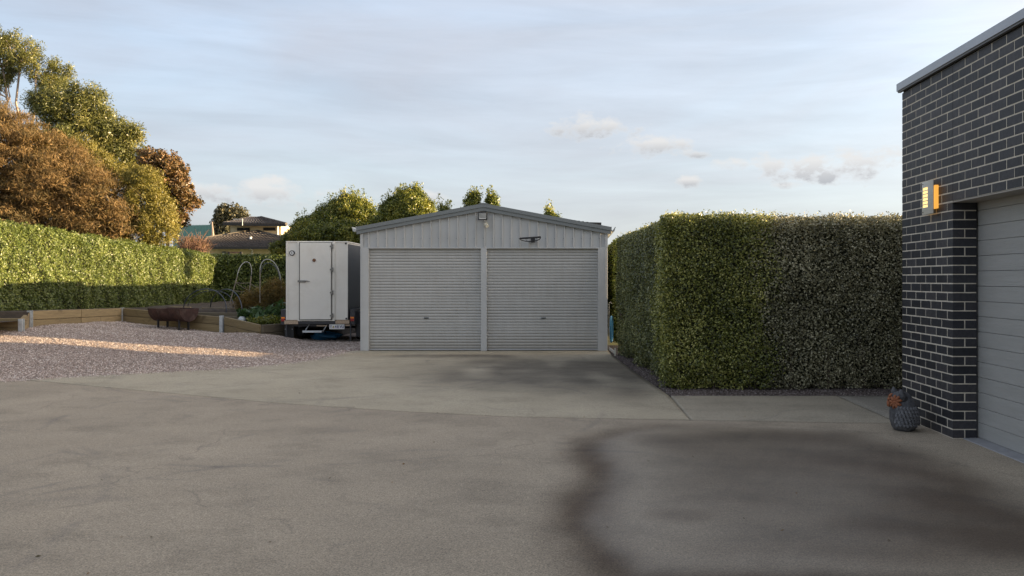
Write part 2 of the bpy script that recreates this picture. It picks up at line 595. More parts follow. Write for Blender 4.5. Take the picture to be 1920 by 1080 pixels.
mt['earth'] = M('bare_earth', (.13, .11, .07), .95, var=.3, scale=1.5, bmp=.6, kind='Position')
mt['grass'] = M('far_grass', (.07, .085, .03), .95, var=.3, scale=.4, kind='Position')
mt['sleeper'] = wood_mat('treated_pine', (.30, .225, .115), (.20, .145, .075))
mt['sleeper_old'] = wood_mat('weathered_pine', (.17, .14, .095), (.10, .08, .055))
mt['galv'] = M('galvanised_steel', (.52, .54, .55), .5, .35, var=.18, scale=14)
mt['clad'] = M('shed_cladding', (.50, .50, .485), .42, var=.05, scale=1.2, dirt=(.42, .41, .39))
mt['trim'] = M('shed_trim', (.19, .205, .205), .45, var=.06, scale=2)
mt['roller'] = M('roller_door_steel', (.50, .49, .46), .42, var=.06, scale=1.4, stretch=(1, 1, 3), dirt=(.40, .38, .34))
def roller_mat():
    m, N, L, bs = nodes('roller_door_paint')
    v = mapping(N, L, (1, 1, 2.5), kind='Position')
    c = ramp(N, L, noise(N, L, v, 1.2, 6), [(.3, (.47, .465, .44)), (.7, (.53, .52, .49))])
    g = N.new('ShaderNodeNewGeometry'); sp = N.new('ShaderNodeSeparateXYZ'); L.new(g.outputs['Position'], sp.inputs[0])
    lo_ = math_(N, L, 'SUBTRACT', 1.0, math_(N, L, 'DIVIDE', sp.outputs[2], .5), True)
    st = ramp(N, L, noise(N, L, mapping(N, L, (6, 1, .6), kind='Position'), 2.0, 6, .7), [(.4, (0, 0, 0)), (.75, (1, 1, 1))])
    gr_ = math_(N, L, 'ADD', math_(N, L, 'MULTIPLY', math_(N, L, 'MULTIPLY', lo_, lo_), .55), math_(N, L, 'MULTIPLY', st, .22), True)
    c = mixc(N, L, gr_, c, (.30, .26, .20))
    L.new(c, bs.inputs['Base Color']); bs.inputs['Roughness'].default_value = .45
    return m


mt['roller'] = roller_mat()
mt['brick'] = brick_mat()
mt['mortar'] = M('mortar', (.60, .54, .44), .9, var=.18, scale=12, bmp=.5, kind='Position')
mt['coping'] = M('coping_metal', (.36, .37, .39), .35, .5, var=.08, scale=1.5)
mt['black'] = M('black_gap', (.012, .012, .012), .7, var=.1)
mt['render'] = M('charcoal_render', (.06, .06, .065), .8, var=.1, scale=2)
mt['door'] = M('garage_door_paint', (.36, .355, .335), .45, var=.07, scale=2.2, bmp=.55, bscale=9, stretch=(1, 1, 9), kind='Position')
mt['glow_slot'] = glow_mat('lamp_slot_glow', (1.0, .70, .26), .42)
mt['steel'] = M('brushed_stainless', (.5, .48, .45), .35, .85, var=.1, scale=6, stretch=(1, 1, 12))
mt['glow'] = glow_mat('lamp_diffuser', (1.0, .46, .07), .24)
mt['white'] = M('trailer_white', (.78, .75, .68), .45, var=.04, scale=1.5, dirt=(.63, .58, .50))
mt['white_seal'] = M('trailer_door_seal', (.13, .125, .115), .6)
mt['side_shade'] = M('trailer_side_shade', (.085, .09, .098), .6, var=.05)  # shade beside the shed is put into this side colour
mt['dark_steel'] = M('painted_dark_steel', (.035, .035, .04), .5, var=.2, scale=6)
mt['chip'] = M('chipboard', (.45, .34, .24), .85, var=.5, scale=60)
mt['black_plastic'] = M('black_plastic', (.02, .02, .022), .45)
mt['red_lens'] = M('red_lens', (.30, .018, .015), .25)
mt['amber_lens'] = M('amber_lens', (.85, .23, .02), .25)
mt['plate'] = M('plate_white', (.68, .68, .66), .4, var=.03)
mt['plate_blue'] = M('plate_lettering', (.03, .04, .16), .4)
mt['plate_gold'] = M('plate_emblem', (.4, .33, .12), .4)
mt['rust_knob'] = M('rusty_knob', (.16, .07, .03), .7)
mt['rust'] = M('rusted_drum', (.065, .03, .024), .75, var=.5, scale=5, bmp=.6, bscale=30, dirt=(.2, .14, .11))
mt['tarnish'] = M('tarnished_chrome', (.22, .215, .20), .4, .6, var=.3, scale=30)
mt['tyre'] = M('tyre_rubber', (.02, .02, .02), .85)
mt['tarp'] = M('blue_tarp', (.02, .10, .19), .5, var=.3, scale=6)
mt['hose'] = M('blue_hose', (.04, .22, .38), .4)
mt['pipe_grey'] = M('poly_pipe_grey', (.38, .38, .36), .45)
mt['pipe_dark'] = M('poly_pipe_dark', (.055, .065, .085), .35)
mt['stake'] = M('timber_stake', (.26, .22, .17), .85, var=.3, scale=10)
mt['cream'] = M('cream_render', (.74, .63, .42), .85, var=.05, scale=.6)
mt['tile'] = M('roof_tile', (.105, .09, .082), .75, var=.35, scale=2.5, kind='Position')
mt['tile_ridge'] = M('ridge_tile', (.13, .11, .085), .8, var=.3, scale=2, kind='Position')
mt['fascia'] = M('dark_fascia', (.025, .023, .022), .6)
mt['green_roof'] = M('green_roof_steel', (.035, .13, .10), .5, var=.12, scale=1)
mt['win'] = glass_mat('dark_window_glass', (.012, .012, .014))
mt['bark'] = M('eucalypt_bark', (.34, .27, .22), .85, var=.3, scale=2.5, stretch=(1, 1, .3), bmp=.4, bscale=9)
mt['bark_dark'] = M('dark_bark', (.10, .075, .055), .9, var=.3, scale=3, bmp=.4, bscale=9)
mt['bark_red'] = M('reddish_twig', (.17, .095, .065), .85, var=.3, scale=3)
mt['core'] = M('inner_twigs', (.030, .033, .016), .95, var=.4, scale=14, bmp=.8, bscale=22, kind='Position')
mt['owl'] = M('weathered_stone', (.065, .065, .07), .75, var=.45, scale=22, bmp=.8, bscale=45, dirt=(.17, .165, .165))
mt['owl_feather'] = M('stone_feather', (.12, .12, .126), .7, var=.4, scale=30, bmp=.5)
mt['terracotta'] = M('terracotta', (.27, .095, .04), .75, var=.35, scale=20)
mt['fence'] = wood_mat('sun_block_grey_paling', (.22, .19, .16), (.14, .12, .1))
mt['flood_glass'] = M('flood_lamp_glass', (.30, .30, .28), .2, var=.2, scale=14)
mt['ivory'] = M('ivory_plastic', (.62, .58, .46), .5)

mt['lf_left'] = leaf_mat('hedge_leaf_yellow_green', [(0, (.030, .050, .012)), (.35, (.082, .115, .024)), (.7, (.155, .190, .044)), (1, (.25, .27, .075))], .42, .22)
mt['lf_green'] = leaf_mat('hedge_leaf_green', [(0, (.026, .034, .007)), (.3, (.088, .105, .018)), (.6, (.225, .24, .05)), (1, (.60, .56, .18))], .32, .15)
mt['lf_grey'] = leaf_mat('hedge_leaf_grey', [(0, (.036, .032, .016)), (.3, (.13, .122, .066)), (.6, (.29, .275, .16)), (1, (.66, .60, .40))], .32, .12)
mt['lf_side'] = leaf_mat('hedge_leaf_blue_green', [(0, (.026, .034, .011)), (.3, (.09, .105, .034)), (.6, (.18, .195, .066)), (1, (.40, .38, .15))], .32, .14)
mt['lf_brown'] = leaf_mat('casuarina_needles', [(0, (.045, .040, .010)), (.3, (.10, .072, .022)), (.65, (.205, .125, .046)), (1, (.34, .225, .095))], .7, .25)
mt['lf_euc'] = leaf_mat('eucalypt_leaf', [(0, (.045, .052, .018)), (.4, (.12, .13, .038)), (.75, (.22, .215, .07)), (1, (.36, .31, .13))], .38, .35)
mt['lf_wattle'] = leaf_mat('wattle_leaf', [(0, (.07, .07, .015)), (.4, (.16, .145, .03)), (.75, (.27, .225, .05)), (1, (.38, .32, .10))], .5, .3)
mt['lf_rust'] = leaf_mat('rusty_oval_leaf', [(0, (.05, .05, .016)), (.35, (.12, .08, .03)), (.7, (.21, .12, .05)), (1, (.33, .20, .10))], .42, .2)
mt['lf_bush'] = leaf_mat('pittosporum_leaf', [(0, (.022, .038, .010)), (.35, (.085, .115, .024)), (.7, (.25, .255, .045)), (1, (.50, .43, .11))], .36, .3)
mt['lf_fern'] = leaf_mat('asparagus_fern', [(0, (.05, .05, .015)), (.4, (.14, .10, .025)), (.75, (.24, .15, .035)), (1, (.34, .2, .05))], .6, .3)
mt['lf_kale'] = leaf_mat('vegetable_leaf', [(0, (.03, .06, .022)), (.5, (.07, .13, .045)), (1, (.19, .27, .15))], .4, .25)
mt['lf_far'] = leaf_mat('far_tree_leaf', [(0, (.035, .036, .024)), (.5, (.09, .085, .045)), (1, (.2, .165, .08))], .6, .15)


# ------------------------------------------------------------------ foliage
def pnoise(p, s=1.0, seed=0):
    """cheap smooth pseudo noise -1..1 at points (n,3)"""
    r = np.random.default_rng(seed + 100)
    out = np.zeros(len(p))
    for i in range(7):
        k = r.normal(size=3); k /= np.linalg.norm(k)
        k *= s * (1.0 + i * .55)
        out += np.sin(p @ k * 2 * math.pi + r.uniform(0, 6.28)) / (1 + i * .35)
    return out / 2.6


def unit(a):
    return a / np.maximum(np.linalg.norm(a, axis=1, keepdims=True), 1e-9)


def leaves(c, nrm, length, width, spread=.9, axis=None, axis_spread=1.0, tint=None, rng=RNG):
    """diamond leaves; returns verts, faces, tint"""
    n = len(c)
    nn = unit(nrm + rng.normal(size=(n, 3)) * spread)
    a = rng.normal(size=(n, 3)) * axis_spread
    if axis is not None: a = a + axis
    a = unit(a - nn * np.sum(a * nn, axis=1, keepdims=True))
    b = np.cross(nn, a)
    ln = (length * rng.uniform(.6, 1.25, n))[:, None]
    wd = (width * rng.uniform(.6, 1.25, n))[:, None]
    v = np.empty((n, 4, 3))
    v[:, 0] = c - a * ln / 2
    v[:, 1] = c + b * wd / 2 + nn * wd * .12
    v[:, 2] = c + a * ln / 2
    v[:, 3] = c - b * wd / 2 + nn * wd * .12
    f = np.arange(n * 4).reshape(n, 4)
    t = rng.uniform(0, 1, n) if tint is None else tint
    return v.reshape(-1, 3), f, np.repeat(t, 4)


def leaf_obj(name, parts, mat, parent):
    V = []; Fc = []; T = []; b = 0
    for v, f, t in parts:
        V.append(v); Fc.append(f + b); T.append(t); b += len(v)
    o = np_mesh(name, np.concatenate(V), np.concatenate(Fc), mat, parent, {'tint': np.concatenate(T)})
    return o


def hedge(name, label, A, B, thick, zt, zb, mat, dens, ln, wd, group=None, side='right', faces=('front', 'top', 'endA', 'endB', 'back'), lump=.05,
          sprigs=60, rnd=.16, taper=0.0, skirt=0.0, fade=None, depth=.13):
    """A->B is the visible face line; thickness goes to the side of the left normal (side='left') or right; zt, zb = (at A, at B)"""
    A = np.array(A, float); B = np.array(B, float)
    d = B - A; Ln = np.linalg.norm(d); d /= Ln
    nl = np.array([-d[1], d[0]])
    inward = nl if side == 'left' else -nl
    root = thing(name, label, 'hedge', (float((A[0] + B[0]) / 2 + inward[0] * thick / 2), float((A[1] + B[1]) / 2 + inward[1] * thick / 2), float(min(zb))), 0, group)
    out = []
    def place(u, w, h):
        # u along 0..L, w depth 0..thick, h height 0..1 ; returns xyz
        zz0 = zb[0] + (zb[1] - zb[0]) * u / Ln; zz1 = zt[0] + (zt[1] - zt[0]) * u / Ln
        xy = A[None] + d[None] * u[:, None] + inward[None] * w[:, None]
        return np.column_stack([xy, zz0 + (zz1 - zz0) * h])
    Hm = (sum(zt) - sum(zb)) / 2
    dirs = {'front': np.array([-inward[0], -inward[1], 0.0]), 'back': np.array([inward[0], inward[1], 0.0]),
            'endA': np.array([-d[0], -d[1], 0.0]), 'endB': np.array([d[0], d[1], 0.0]), 'top': np.array([0, 0, 1.0])}
    areas = {'front': Ln * Hm, 'back': Ln * Hm * .35, 'endA': thick * Hm, 'endB': thick * Hm, 'top': Ln * thick}
    for fc in faces:
        n = int(areas[fc] * dens)
        u = RNG.uniform(0, Ln, n); w = RNG.uniform(0, thick, n); h = RNG.uniform(0, 1, n)
        N0 = dirs[fc]
        if fc == 'front': w = np.zeros(n)
        elif fc == 'back': w = np.full(n, thick)
        elif fc == 'endA': u = np.zeros(n)
        elif fc == 'endB': u = np.full(n, Ln)
        else: h = np.ones(n)
        # rounding of every edge: move the point inwards
        du = np.minimum(u, Ln - u); dw = np.minimum(w, thick - w); dz = (1 - h) * Hm
        def ins(x): x = np.clip(x / rnd, 0, 1); return rnd * (1 - np.sqrt(np.clip(1 - (1 - x) ** 2, 0, 1)))
        iu = np.zeros(n); iw = np.zeros(n); iz = np.zeros(n)
        if fc in ('front', 'back'):
            iw = ins(dz) + ins(du) * .8
        elif fc in ('endA', 'endB'):
            iu = ins(dz) + ins(dw) * .8
        else:
            iz = ins(du) + ins(dw)
        p = place(u, w, h)
        nz = pnoise(p, .55, 1) * lump + pnoise(p, 1.7, 2) * lump * .55
        off = nz - RNG.uniform(0, 1, n) ** 1.4 * depth + RNG.normal(size=n) * .012
        tap = taper * (h - .5)
        if skirt:
            off = off - skirt * np.clip((.16 - h) / .16, 0, 1) * (1 + pnoise(p, 1.2, 5))
        p = p + N0[None] * (off - tap - iw - iu - iz)[:, None]
        if fade:
            uu = u + pnoise(p, .5, 61) * .16 + pnoise(p, 1.6, 62) * .07 + RNG.normal(size=n) * .16
            kp = uu > fade[1] if fade[0] == 'A' else uu < Ln - fade[1]
            p = p[kp]; n = len(p)
        nr = np.repeat(N0[None], n, 0).astype(float); nr[:, 2] += .35
        out.append(leaves(p, nr, ln, wd, .75))
    # young shoots sticking up from the clipped top
    if sprigs:
        for k in range(int(sprigs * Ln)):
            u = RNG.uniform(.1, Ln - .1); w = RNG.uniform(0.08, thick * .7)
            base = place(np.array([u]), np.array([w]), np.array([1.0]))[0]
            hh = RNG.uniform(.015, .075)
            m = RNG.integers(3, 7)
            c = base[None] + np.column_stack([RNG.normal(size=m) * .02, RNG.normal(size=m) * .02, np.linspace(0, hh, m)])
            out.append(leaves(c, np.tile([0, -.5, .4], (m, 1)), ln, wd * .8, .8, axis=np.array([0, 0, .8]), tint=RNG.uniform(.45, 1, m)))
    leaf_obj('foliage', out, mat, root)
    # woody inside
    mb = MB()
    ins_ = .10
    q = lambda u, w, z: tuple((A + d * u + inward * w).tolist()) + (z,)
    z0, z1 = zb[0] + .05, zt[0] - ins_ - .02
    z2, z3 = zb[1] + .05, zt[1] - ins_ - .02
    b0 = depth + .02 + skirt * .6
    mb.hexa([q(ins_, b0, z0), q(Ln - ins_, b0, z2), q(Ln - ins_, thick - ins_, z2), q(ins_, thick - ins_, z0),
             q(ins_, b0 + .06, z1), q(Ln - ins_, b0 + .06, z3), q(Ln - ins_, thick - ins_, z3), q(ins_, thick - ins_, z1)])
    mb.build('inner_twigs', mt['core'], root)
    st = MB()
    for k in range(int(Ln / .5)):
        u = .25 + k * .5
        a = Vector(q(u, .2, zb[0] - .05)); st = MB(); st.tube([a, a + Vector((RNG.normal() * .04, .05, .35)), a + Vector((RNG.normal() * .1, .15, .9))], .022, 6)
        st.build('stem', mt['bark_dark'], root)
    return root


def crown(blobs, n_clump, per, cl_r, ln, wd, seed=0, shell=.55, axis=None, axis_spread=1.0, spread=1.0, flat=1.0, up=.3, shade=None):
    """blobs: (cx,cy,cz,rx,ry,rz) world. Leaves gather in clumps near the blobs' surfaces."""
    r = np.random.default_rng(seed)
    blobs = np.array(blobs, float)
    vol = blobs[:, 3] * blobs[:, 5] + blobs[:, 4] * blobs[:, 5]
    idx = r.choice(len(blobs), n_clump, p=vol / vol.sum())
    dr = unit(r.normal(size=(n_clump, 3)))
    rr = (shell + (1 - shell) * r.uniform(0, 1, n_clump) ** .6)[:, None]
    cc = blobs[idx, :3] + dr * blobs[idx, 3:] * rr
    # drop the clumps that hide deep inside other blobs
    keep = np.ones(n_clump, bool)
    for b in blobs:
        q = np.linalg.norm((cc - b[:3]) / b[3:], axis=1)
        keep &= q > shell * .8
    cc = cc[keep]; dr = dr[keep]
    k = len(cc)
    crad = cl_r * r.uniform(.55, 1.35, k)
    c = np.repeat(cc, per, 0); cr = np.repeat(crad, per)[:, None]; d0 = np.repeat(dr, per, 0)
    g = unit(r.normal(size=(k * per, 3))) * (r.uniform(0, 1, (k * per, 1)) ** .5)
    g[:, 2] *= flat
    p = c + g * cr
    nr = g * .8 + d0 * .5; nr[:, 2] += up
    t = np.clip(np.repeat(r.uniform(0, 1, k), per) * .45 + r.uniform(0, 1, k * per) * .6, 0, 1)
    ax = None if axis is None else np.array(axis)[None] + d0 * .6
    return leaves(p, nr, ln, wd, spread, ax, axis_spread, t, r), cc


def pxblob(px, py, rx, ry, Y, ry_depth=None, dy=0):
    c = at(px, py, Y)
    s = Y / F
    return (c.x, c.y + dy, c.z, rx * s, ry_depth if ry_depth else (rx * s), ry * s)


def limb(mb, a, b, r0, r1, wob=.12, n=5, rr=random):
    a, b = Vector(a), Vector(b)
    L = (b - a).length
    pts = []
    for i in range(n + 1):
        t = i / n
        p = a.lerp(b, t)
        if 0 < i < n:
            p += Vector((rr.uniform(-1, 1), rr.uniform(-1, 1), rr.uniform(-.3, .3))) * wob * L * .25
        pts.append(p)
    mb.tube(pts, [r0 + (r1 - r0) * i / n for i in range(n + 1)], 7)
    return pts


# ------------------------------------------------------------------ ground
def np_interp_poly(x, pts):
    pts = sorted(pts)
    return np.interp(x, [p[0] for p in pts], [p[1] for p in pts])


J1 = [(-30, 10.4), (-16, 11.2), (-8.5, 12.27)] + [gnd(*p) for p in ((42, 712), (260, 732), (510, 755), (750, 771), (960, 781), (1295, 787.5), (1670, 793.5))] + [(8, 8.3)]
EDGE = [gnd(42, 712), gnd(190, 703), gnd(400, 693), gnd(540, 681), gnd(600, 672), gnd(650, 660)]
J1x = lambda X: np_interp_poly(X, J1)


def dist_poly(P, poly):
    """signed distance (inside positive) of points (n,2) to polygon"""
    poly = np.array(poly, float)
    n = len(poly)
    dmin = np.full(len(P), 1e9)
    inside = np.zeros(len(P), bool)
    for i in range(n):
        a = poly[i]; b = poly[(i + 1) % n]
        ab = b - a
        t = np.clip(((P - a) @ ab) / (ab @ ab), 0, 1)
        q = a + t[:, None] * ab
        dmin = np.minimum(dmin, np.linalg.norm(P - q, axis=1))
        cond = ((a[1] > P[:, 1]) != (b[1] > P[:, 1]))
        with np.errstate(divide='ignore', invalid='ignore'):
            xi = (b[0] - a[0]) * (P[:, 1] - a[1]) / (b[1] - a[1] + 1e-12) + a[0]
        inside ^= cond & (P[:, 0] < xi)
    return np.where(inside, dmin, -dmin)


def sst(x, a, b):
    t = np.clip((x - a) / (b - a), 0, 1)
    return t * t * (3 - 2 * t)


SHADEPX = [(1135, 1110), (1105, 1075), (1068, 1035), (1048, 990), (1062, 935), (1092, 895), (1098, 875), (1078, 845), (1088, 822), (1150, 806), (1230, 797), (1350, 795),
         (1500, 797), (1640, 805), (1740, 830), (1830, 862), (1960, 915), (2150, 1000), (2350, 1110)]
SHADE = [gnd(*p) for p in SHADEPX]  # outline of a shadow patch painted into the slab colour


def shade_and_damp(P):
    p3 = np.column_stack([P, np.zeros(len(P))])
    d = dist_poly(P, SHADE) + pnoise(p3, .7, 9) * .05 + pnoise(p3, 2.2, 10) * .02
    gloss = sst(d, .02, .3)
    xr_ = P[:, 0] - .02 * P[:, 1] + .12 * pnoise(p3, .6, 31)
    # painted brown shadow: strong edge, paler sheen band inside it, darker to the right
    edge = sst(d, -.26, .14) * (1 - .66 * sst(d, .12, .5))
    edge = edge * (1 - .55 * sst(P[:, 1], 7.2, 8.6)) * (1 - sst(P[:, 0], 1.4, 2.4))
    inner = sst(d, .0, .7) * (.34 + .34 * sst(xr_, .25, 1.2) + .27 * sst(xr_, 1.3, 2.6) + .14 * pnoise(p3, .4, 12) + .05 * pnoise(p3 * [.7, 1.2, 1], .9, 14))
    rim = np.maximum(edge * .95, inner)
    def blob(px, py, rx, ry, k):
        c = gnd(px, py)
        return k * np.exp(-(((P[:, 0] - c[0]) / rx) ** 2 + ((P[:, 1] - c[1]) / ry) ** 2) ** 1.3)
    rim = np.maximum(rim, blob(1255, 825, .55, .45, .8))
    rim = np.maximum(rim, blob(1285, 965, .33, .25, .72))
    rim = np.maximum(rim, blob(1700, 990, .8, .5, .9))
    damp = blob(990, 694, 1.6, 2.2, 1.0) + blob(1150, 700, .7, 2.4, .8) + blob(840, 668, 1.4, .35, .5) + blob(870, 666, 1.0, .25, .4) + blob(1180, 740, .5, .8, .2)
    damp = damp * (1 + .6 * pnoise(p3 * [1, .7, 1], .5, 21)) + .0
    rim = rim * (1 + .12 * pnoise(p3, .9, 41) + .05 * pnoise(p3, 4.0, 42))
    return gloss, np.clip(rim, 0, 1), np.clip(damp, 0, .95)


def grid_slab(name, rows, mat, z=0.0, thick=.1, zf=None):
    """rows: list of arrays (n,2) with equal n. Top sheet with skirts."""
    R = np.array(rows); nr, nc, _ = R.shape
    P = R.reshape(-1, 2)
    w, r, dmp = shade_and_damp(P)
    zz = np.full(len(P), z) if zf is None else zf(P)
    V = np.column_stack([P, zz])
    i = np.arange(nr - 1)[:, None] * nc + np.arange(nc - 1)[None]
    Fq = np.stack([i, i + 1, i + nc + 1, i + nc], -1).reshape(-1, 4)
    # skirt round the border
    border = list(range(nc)) + [k * nc + nc - 1 for k in range(1, nr)] + [(nr - 1) * nc + k for k in range(nc - 2, -1, -1)] + [k * nc for k in range(nr - 2, 0, -1)]
    b = np.array(border); nb = len(b)
    Vb = V[b].copy(); Vb[:, 2] -= thick
    off = len(V)
    k = np.arange(nb)
    Fs = np.stack([b, b[(k + 1) % nb], off + (k + 1) % nb, off + k], -1)
    V = np.vstack([V, Vb])
    ex = lambda a: np.concatenate([a, a[b]])
    o = np_mesh(name, V, np.vstack([Fq, Fs[:, ::-1]]), mat, None, {'gloss': ex(w), 'rim': ex(r), 'damp': ex(dmp)})
    o['kind'] = 'structure'
    return o


g = .006
# near slab
Xs = np.concatenate([np.linspace(-30, -6, 40, endpoint=False), np.linspace(-6, -1, 40, endpoint=False), np.linspace(-1, 4.2, 130)])
top = J1x(Xs) - g
rows = []
for v in np.concatenate([np.linspace(0, .5, 14, endpoint=False), np.linspace(.5, 1, 110)]):
    rows.append(np.column_stack([Xs, -9 + (top + 9) * v]))
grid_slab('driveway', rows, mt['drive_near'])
# far slab, row by row up to the shed
rightJ = [(8.80, 1.268), (10.64, 1.262), (16.1, .812), (17.45, .775)]
inv = [(p[1], p[0]) for p in J1 if p[0] >= -8.3]
leftE = [(p[1], p[0]) for p in EDGE] + [(17.43, -4.52)]
rows = []
for y in np.linspace(8.815, 17.385, 120):
    xl = np.interp(y - g, *zip(*sorted(inv))) + g * 2 if y < 12.33 else np.interp(y, *zip(*sorted(leftE)))
    if y >= 12.33: xl += .02 * math.sin(y * 5)
    xr = np.interp(y, *zip(*rightJ)) - g
    if y < 12.33: xl = min(xl, xr - .01)
    rows.append(np.column_stack([np.linspace(xl, xr, 90), np.full(90, y + (g if y < 9 else 0))]))
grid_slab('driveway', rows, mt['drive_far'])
# path in front of the right hedge
Xs = np.linspace(1.28, 3.42, 60)
rows = [np.column_stack([Xs, (J1x(Xs) + g) * (1 - v) + 10.64 * v]) for v in np.linspace(0, 1, 40)]
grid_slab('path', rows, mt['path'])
Xs = np.linspace(3.435, 5.15, 12)
rows = [np.column_stack([Xs, np.maximum(J1x(Xs) + g, 8.62) * (1 - v) + 10.64 * v]) for v in np.linspace(0, 1, 12)]
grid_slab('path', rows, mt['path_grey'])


def hgt(X, Y):
    X = np.asarray(X, float); Y = np.asarray(Y, float)
    eY = np.interp(X, [-30, -16, -8.5, -7.39, -5.96, -5.08, -4.78, -4.62, -4.5], [10.4, 11.2, 12.27, 12.95, 13.72, 14.77, 15.67, 17.1, 17.6])
    dd = Y - eY
    a = .085 * np.maximum(0, -X - 5.8) - .03 * np.maximum(0, Y - 18)
    h = -.012 + np.maximum(a, 0) * sst(dd, 0.0, 5.0)
    h = h + .17 * np.exp(-((X + 7.3) / 1.0) ** 2 - ((Y - 19.35) / .9) ** 2)
    h = h + .012 * np.sin(X * 2.1 + Y) * sst(dd, .3, 1.5) + .01 * np.sin(Y * 3.3 - X * 1.3) * sst(dd, .3, 1.5)
    return np.where(dd < -.02, -.07, np.where(dd < .05, -.012, h))


def hz(X, Y):
    return float(hgt(X, Y))


gx = np.linspace(-24, -4.46, 150); gy = np.linspace(10, 33, 190)
GX, GY = np.meshgrid(gx, gy)
Vg = np.column_stack([GX.ravel(), GY.ravel(), hgt(GX.ravel(), GY.ravel())])
i = np.arange(189)[:, None] * 150 + np.arange(149)[None]
Fg = np.stack([i, i + 1, i + 151, i + 150], -1).reshape(-1, 4)
go = np_mesh('gravel_yard', Vg, Fg, mt['gravel'], None, smooth=True); go['kind'] = 'structure'

# loose stones on it
def stones(name, X, Y, Z, smin, smax, label, mk='stone'):
    n = len(X)
    s = RNG.uniform(smin, smax, n)
    base = unit(RNG.normal(size=(n * 5, 3))).reshape(n, 5, 3) * s[:, None, None] * np.array([1, 1, .6])
    # double pyramid: 5 random-ish points
    ang = RNG.uniform(0, 6.28, n)
    ring = []
    for k in range(3):
        a = ang + k * 2.094 + RNG.normal(size=n) * .3
        ring.append(np.column_stack([np.cos(a) * s, np.sin(a) * s * RNG.uniform(.6, 1, n), RNG.normal(size=n) * s * .15]))
    topv = np.column_stack([RNG.normal(size=n) * s * .25, RNG.normal(size=n) * s * .25, s * RNG.uniform(.45, .8, n)])
    V = np.stack(ring + [topv], 1) + np.column_stack([X, Y, Z])[:, None, :]
    b = np.arange(n)[:, None, None] * 4
    Ft = np.array([[0, 1, 3], [1, 2, 3], [2, 0, 3]])[None] + b
    t = np.repeat(RNG.uniform(0, 1, n), 4)
    o = np_mesh(name, V.reshape(-1, 3), Ft.reshape(-1, 3), mt[mk], None, {'tint': t}, 'stuff')
    return tag(o, label, 'gravel')


n = 90000
X = RNG.uniform(-15, -4.5, n); Y = 12 + 10 * RNG.uniform(0, 1, n) ** 1.2
Z = hgt(X, Y); k = Z > -.05
stones('gravel_stones', X[k], Y[k], Z[k] + .002, .009, .02, 'loose pinkish gravel stones spread over the yard left of the driveway')

n = 1500
k = RNG.uniform(0, 1, n)
ex = np.array([p[0] for p in [(-12, 11.9), (-8.5, 12.27)] + EDGE]); ey = np.array([p[1] for p in [(-12, 11.9), (-8.5, 12.27)] + EDGE])
X = np.interp(k, np.linspace(0, 1, len(ex)), ex) + np.abs(RNG.normal(size=n)) * .10
Y = np.interp(k, np.linspace(0, 1, len(ey)), ey) - np.abs(RNG.normal(size=n)) * .13
stones('spilled_stones', X, Y, np.full(n, .002), .006, .014, 'stray pinkish stones spilled over the edge of the concrete driveway')

# bed strip round the right hedge
mb = MB()
mb.add([(1.28, 10.65, -.015), (9, 10.65, -.015), (9, 19, -.015), (.78, 19, -.015), (.79, 17.5, -.015), (.83, 16.1, -.015)], [(0, 1, 2, 3, 4, 5)])
mb.build('gravel_bed', mt['gravel_dark'], kind='structure')
n = 16000
Y = RNG.uniform(10.66, 17.2, n); xl = np.interp(Y, [10.64, 16.1, 17.45], [1.27, .82, .79])
X = np.where(RNG.uniform(0, 1, n) < .5, xl + RNG.uniform(0.01, .55, n), RNG.uniform(1.3, 5, n))
Y = np.where(X > xl + .56, RNG.uniform(10.66, 11.4, n), Y)
stones('bed_stones', X, Y, np.full(n, -.012), .008, .018, 'small dark pebbles in the bed along the foot of the clipped right hedge', 'stone_dark')

# wide ground sheet to the horizon
mb = MB(); mb.add([(-900, -300, -.12), (900, -300, -.12), (900, 1500, -.12), (-900, 1500, -.12)], [(0, 1, 2, 3)])
mb.build('ground', mt['grass'], kind='structure')

# garden soil behind the retaining walls
W = {'a': (-11.2, 16.8, .72), 'b': (-11.7, 17.75, .83), 'c': (-12.0, 22.0, .74), 'd': (-8.7, 20.6, .57), 'e': (-7.3, 19.3, .45), 'f': (-6.75, 20.6, .44)}
lineX = [-12.0, -8.7, -7.3, -6.75, -3]
lineY = [22.0, 20.6, 19.3, 20.6, 21.0]
gx = np.linspace(-20, -3, 140); gy = np.linspace(15.8, 34, 150)
GX, GY = np.meshgrid(gx, gy)
X = GX.ravel(); Y = GY.ravel()
wallY = np.where(X < -11.95, 14.0, np.interp(X, lineX, lineY))
wy = np.interp(Y, [17.0, 17.75, 22.0], [-11.2, -11.7, -12.0])
leftpart = (X < wy + .035)
top_ = np.interp(X, [-12, -8.7, -7.3, -6.5, -5], [.70, .52, .40, .36, .0])
dd = Y - wallY
z = top_ - .05 + sst(dd, 0.2, 1.5) * .10
z = z + .02 * pnoise(np.column_stack([X, Y, X * 0]), .8, 3)
z = np.where(leftpart, np.where(Y < 17.3, .66, .80 - .02 * (Y - 18)), np.where(dd > .03, z, -.3))
z = np.where(X > -6.2, np.minimum(z, hgt(X, Y) - .03), z)
i = np.arange(149)[:, None] * 140 + np.arange(139)[None]
Fs = np.stack([i, i + 1, i + 141, i + 140], -1).reshape(-1, 4)
keep = (z[Fs] > -.2).all(1)
so = np_mesh('garden_soil', np.column_stack([X, Y, z]), Fs[keep], mt['soil'], None, smooth=True); so['kind'] = 'structure'


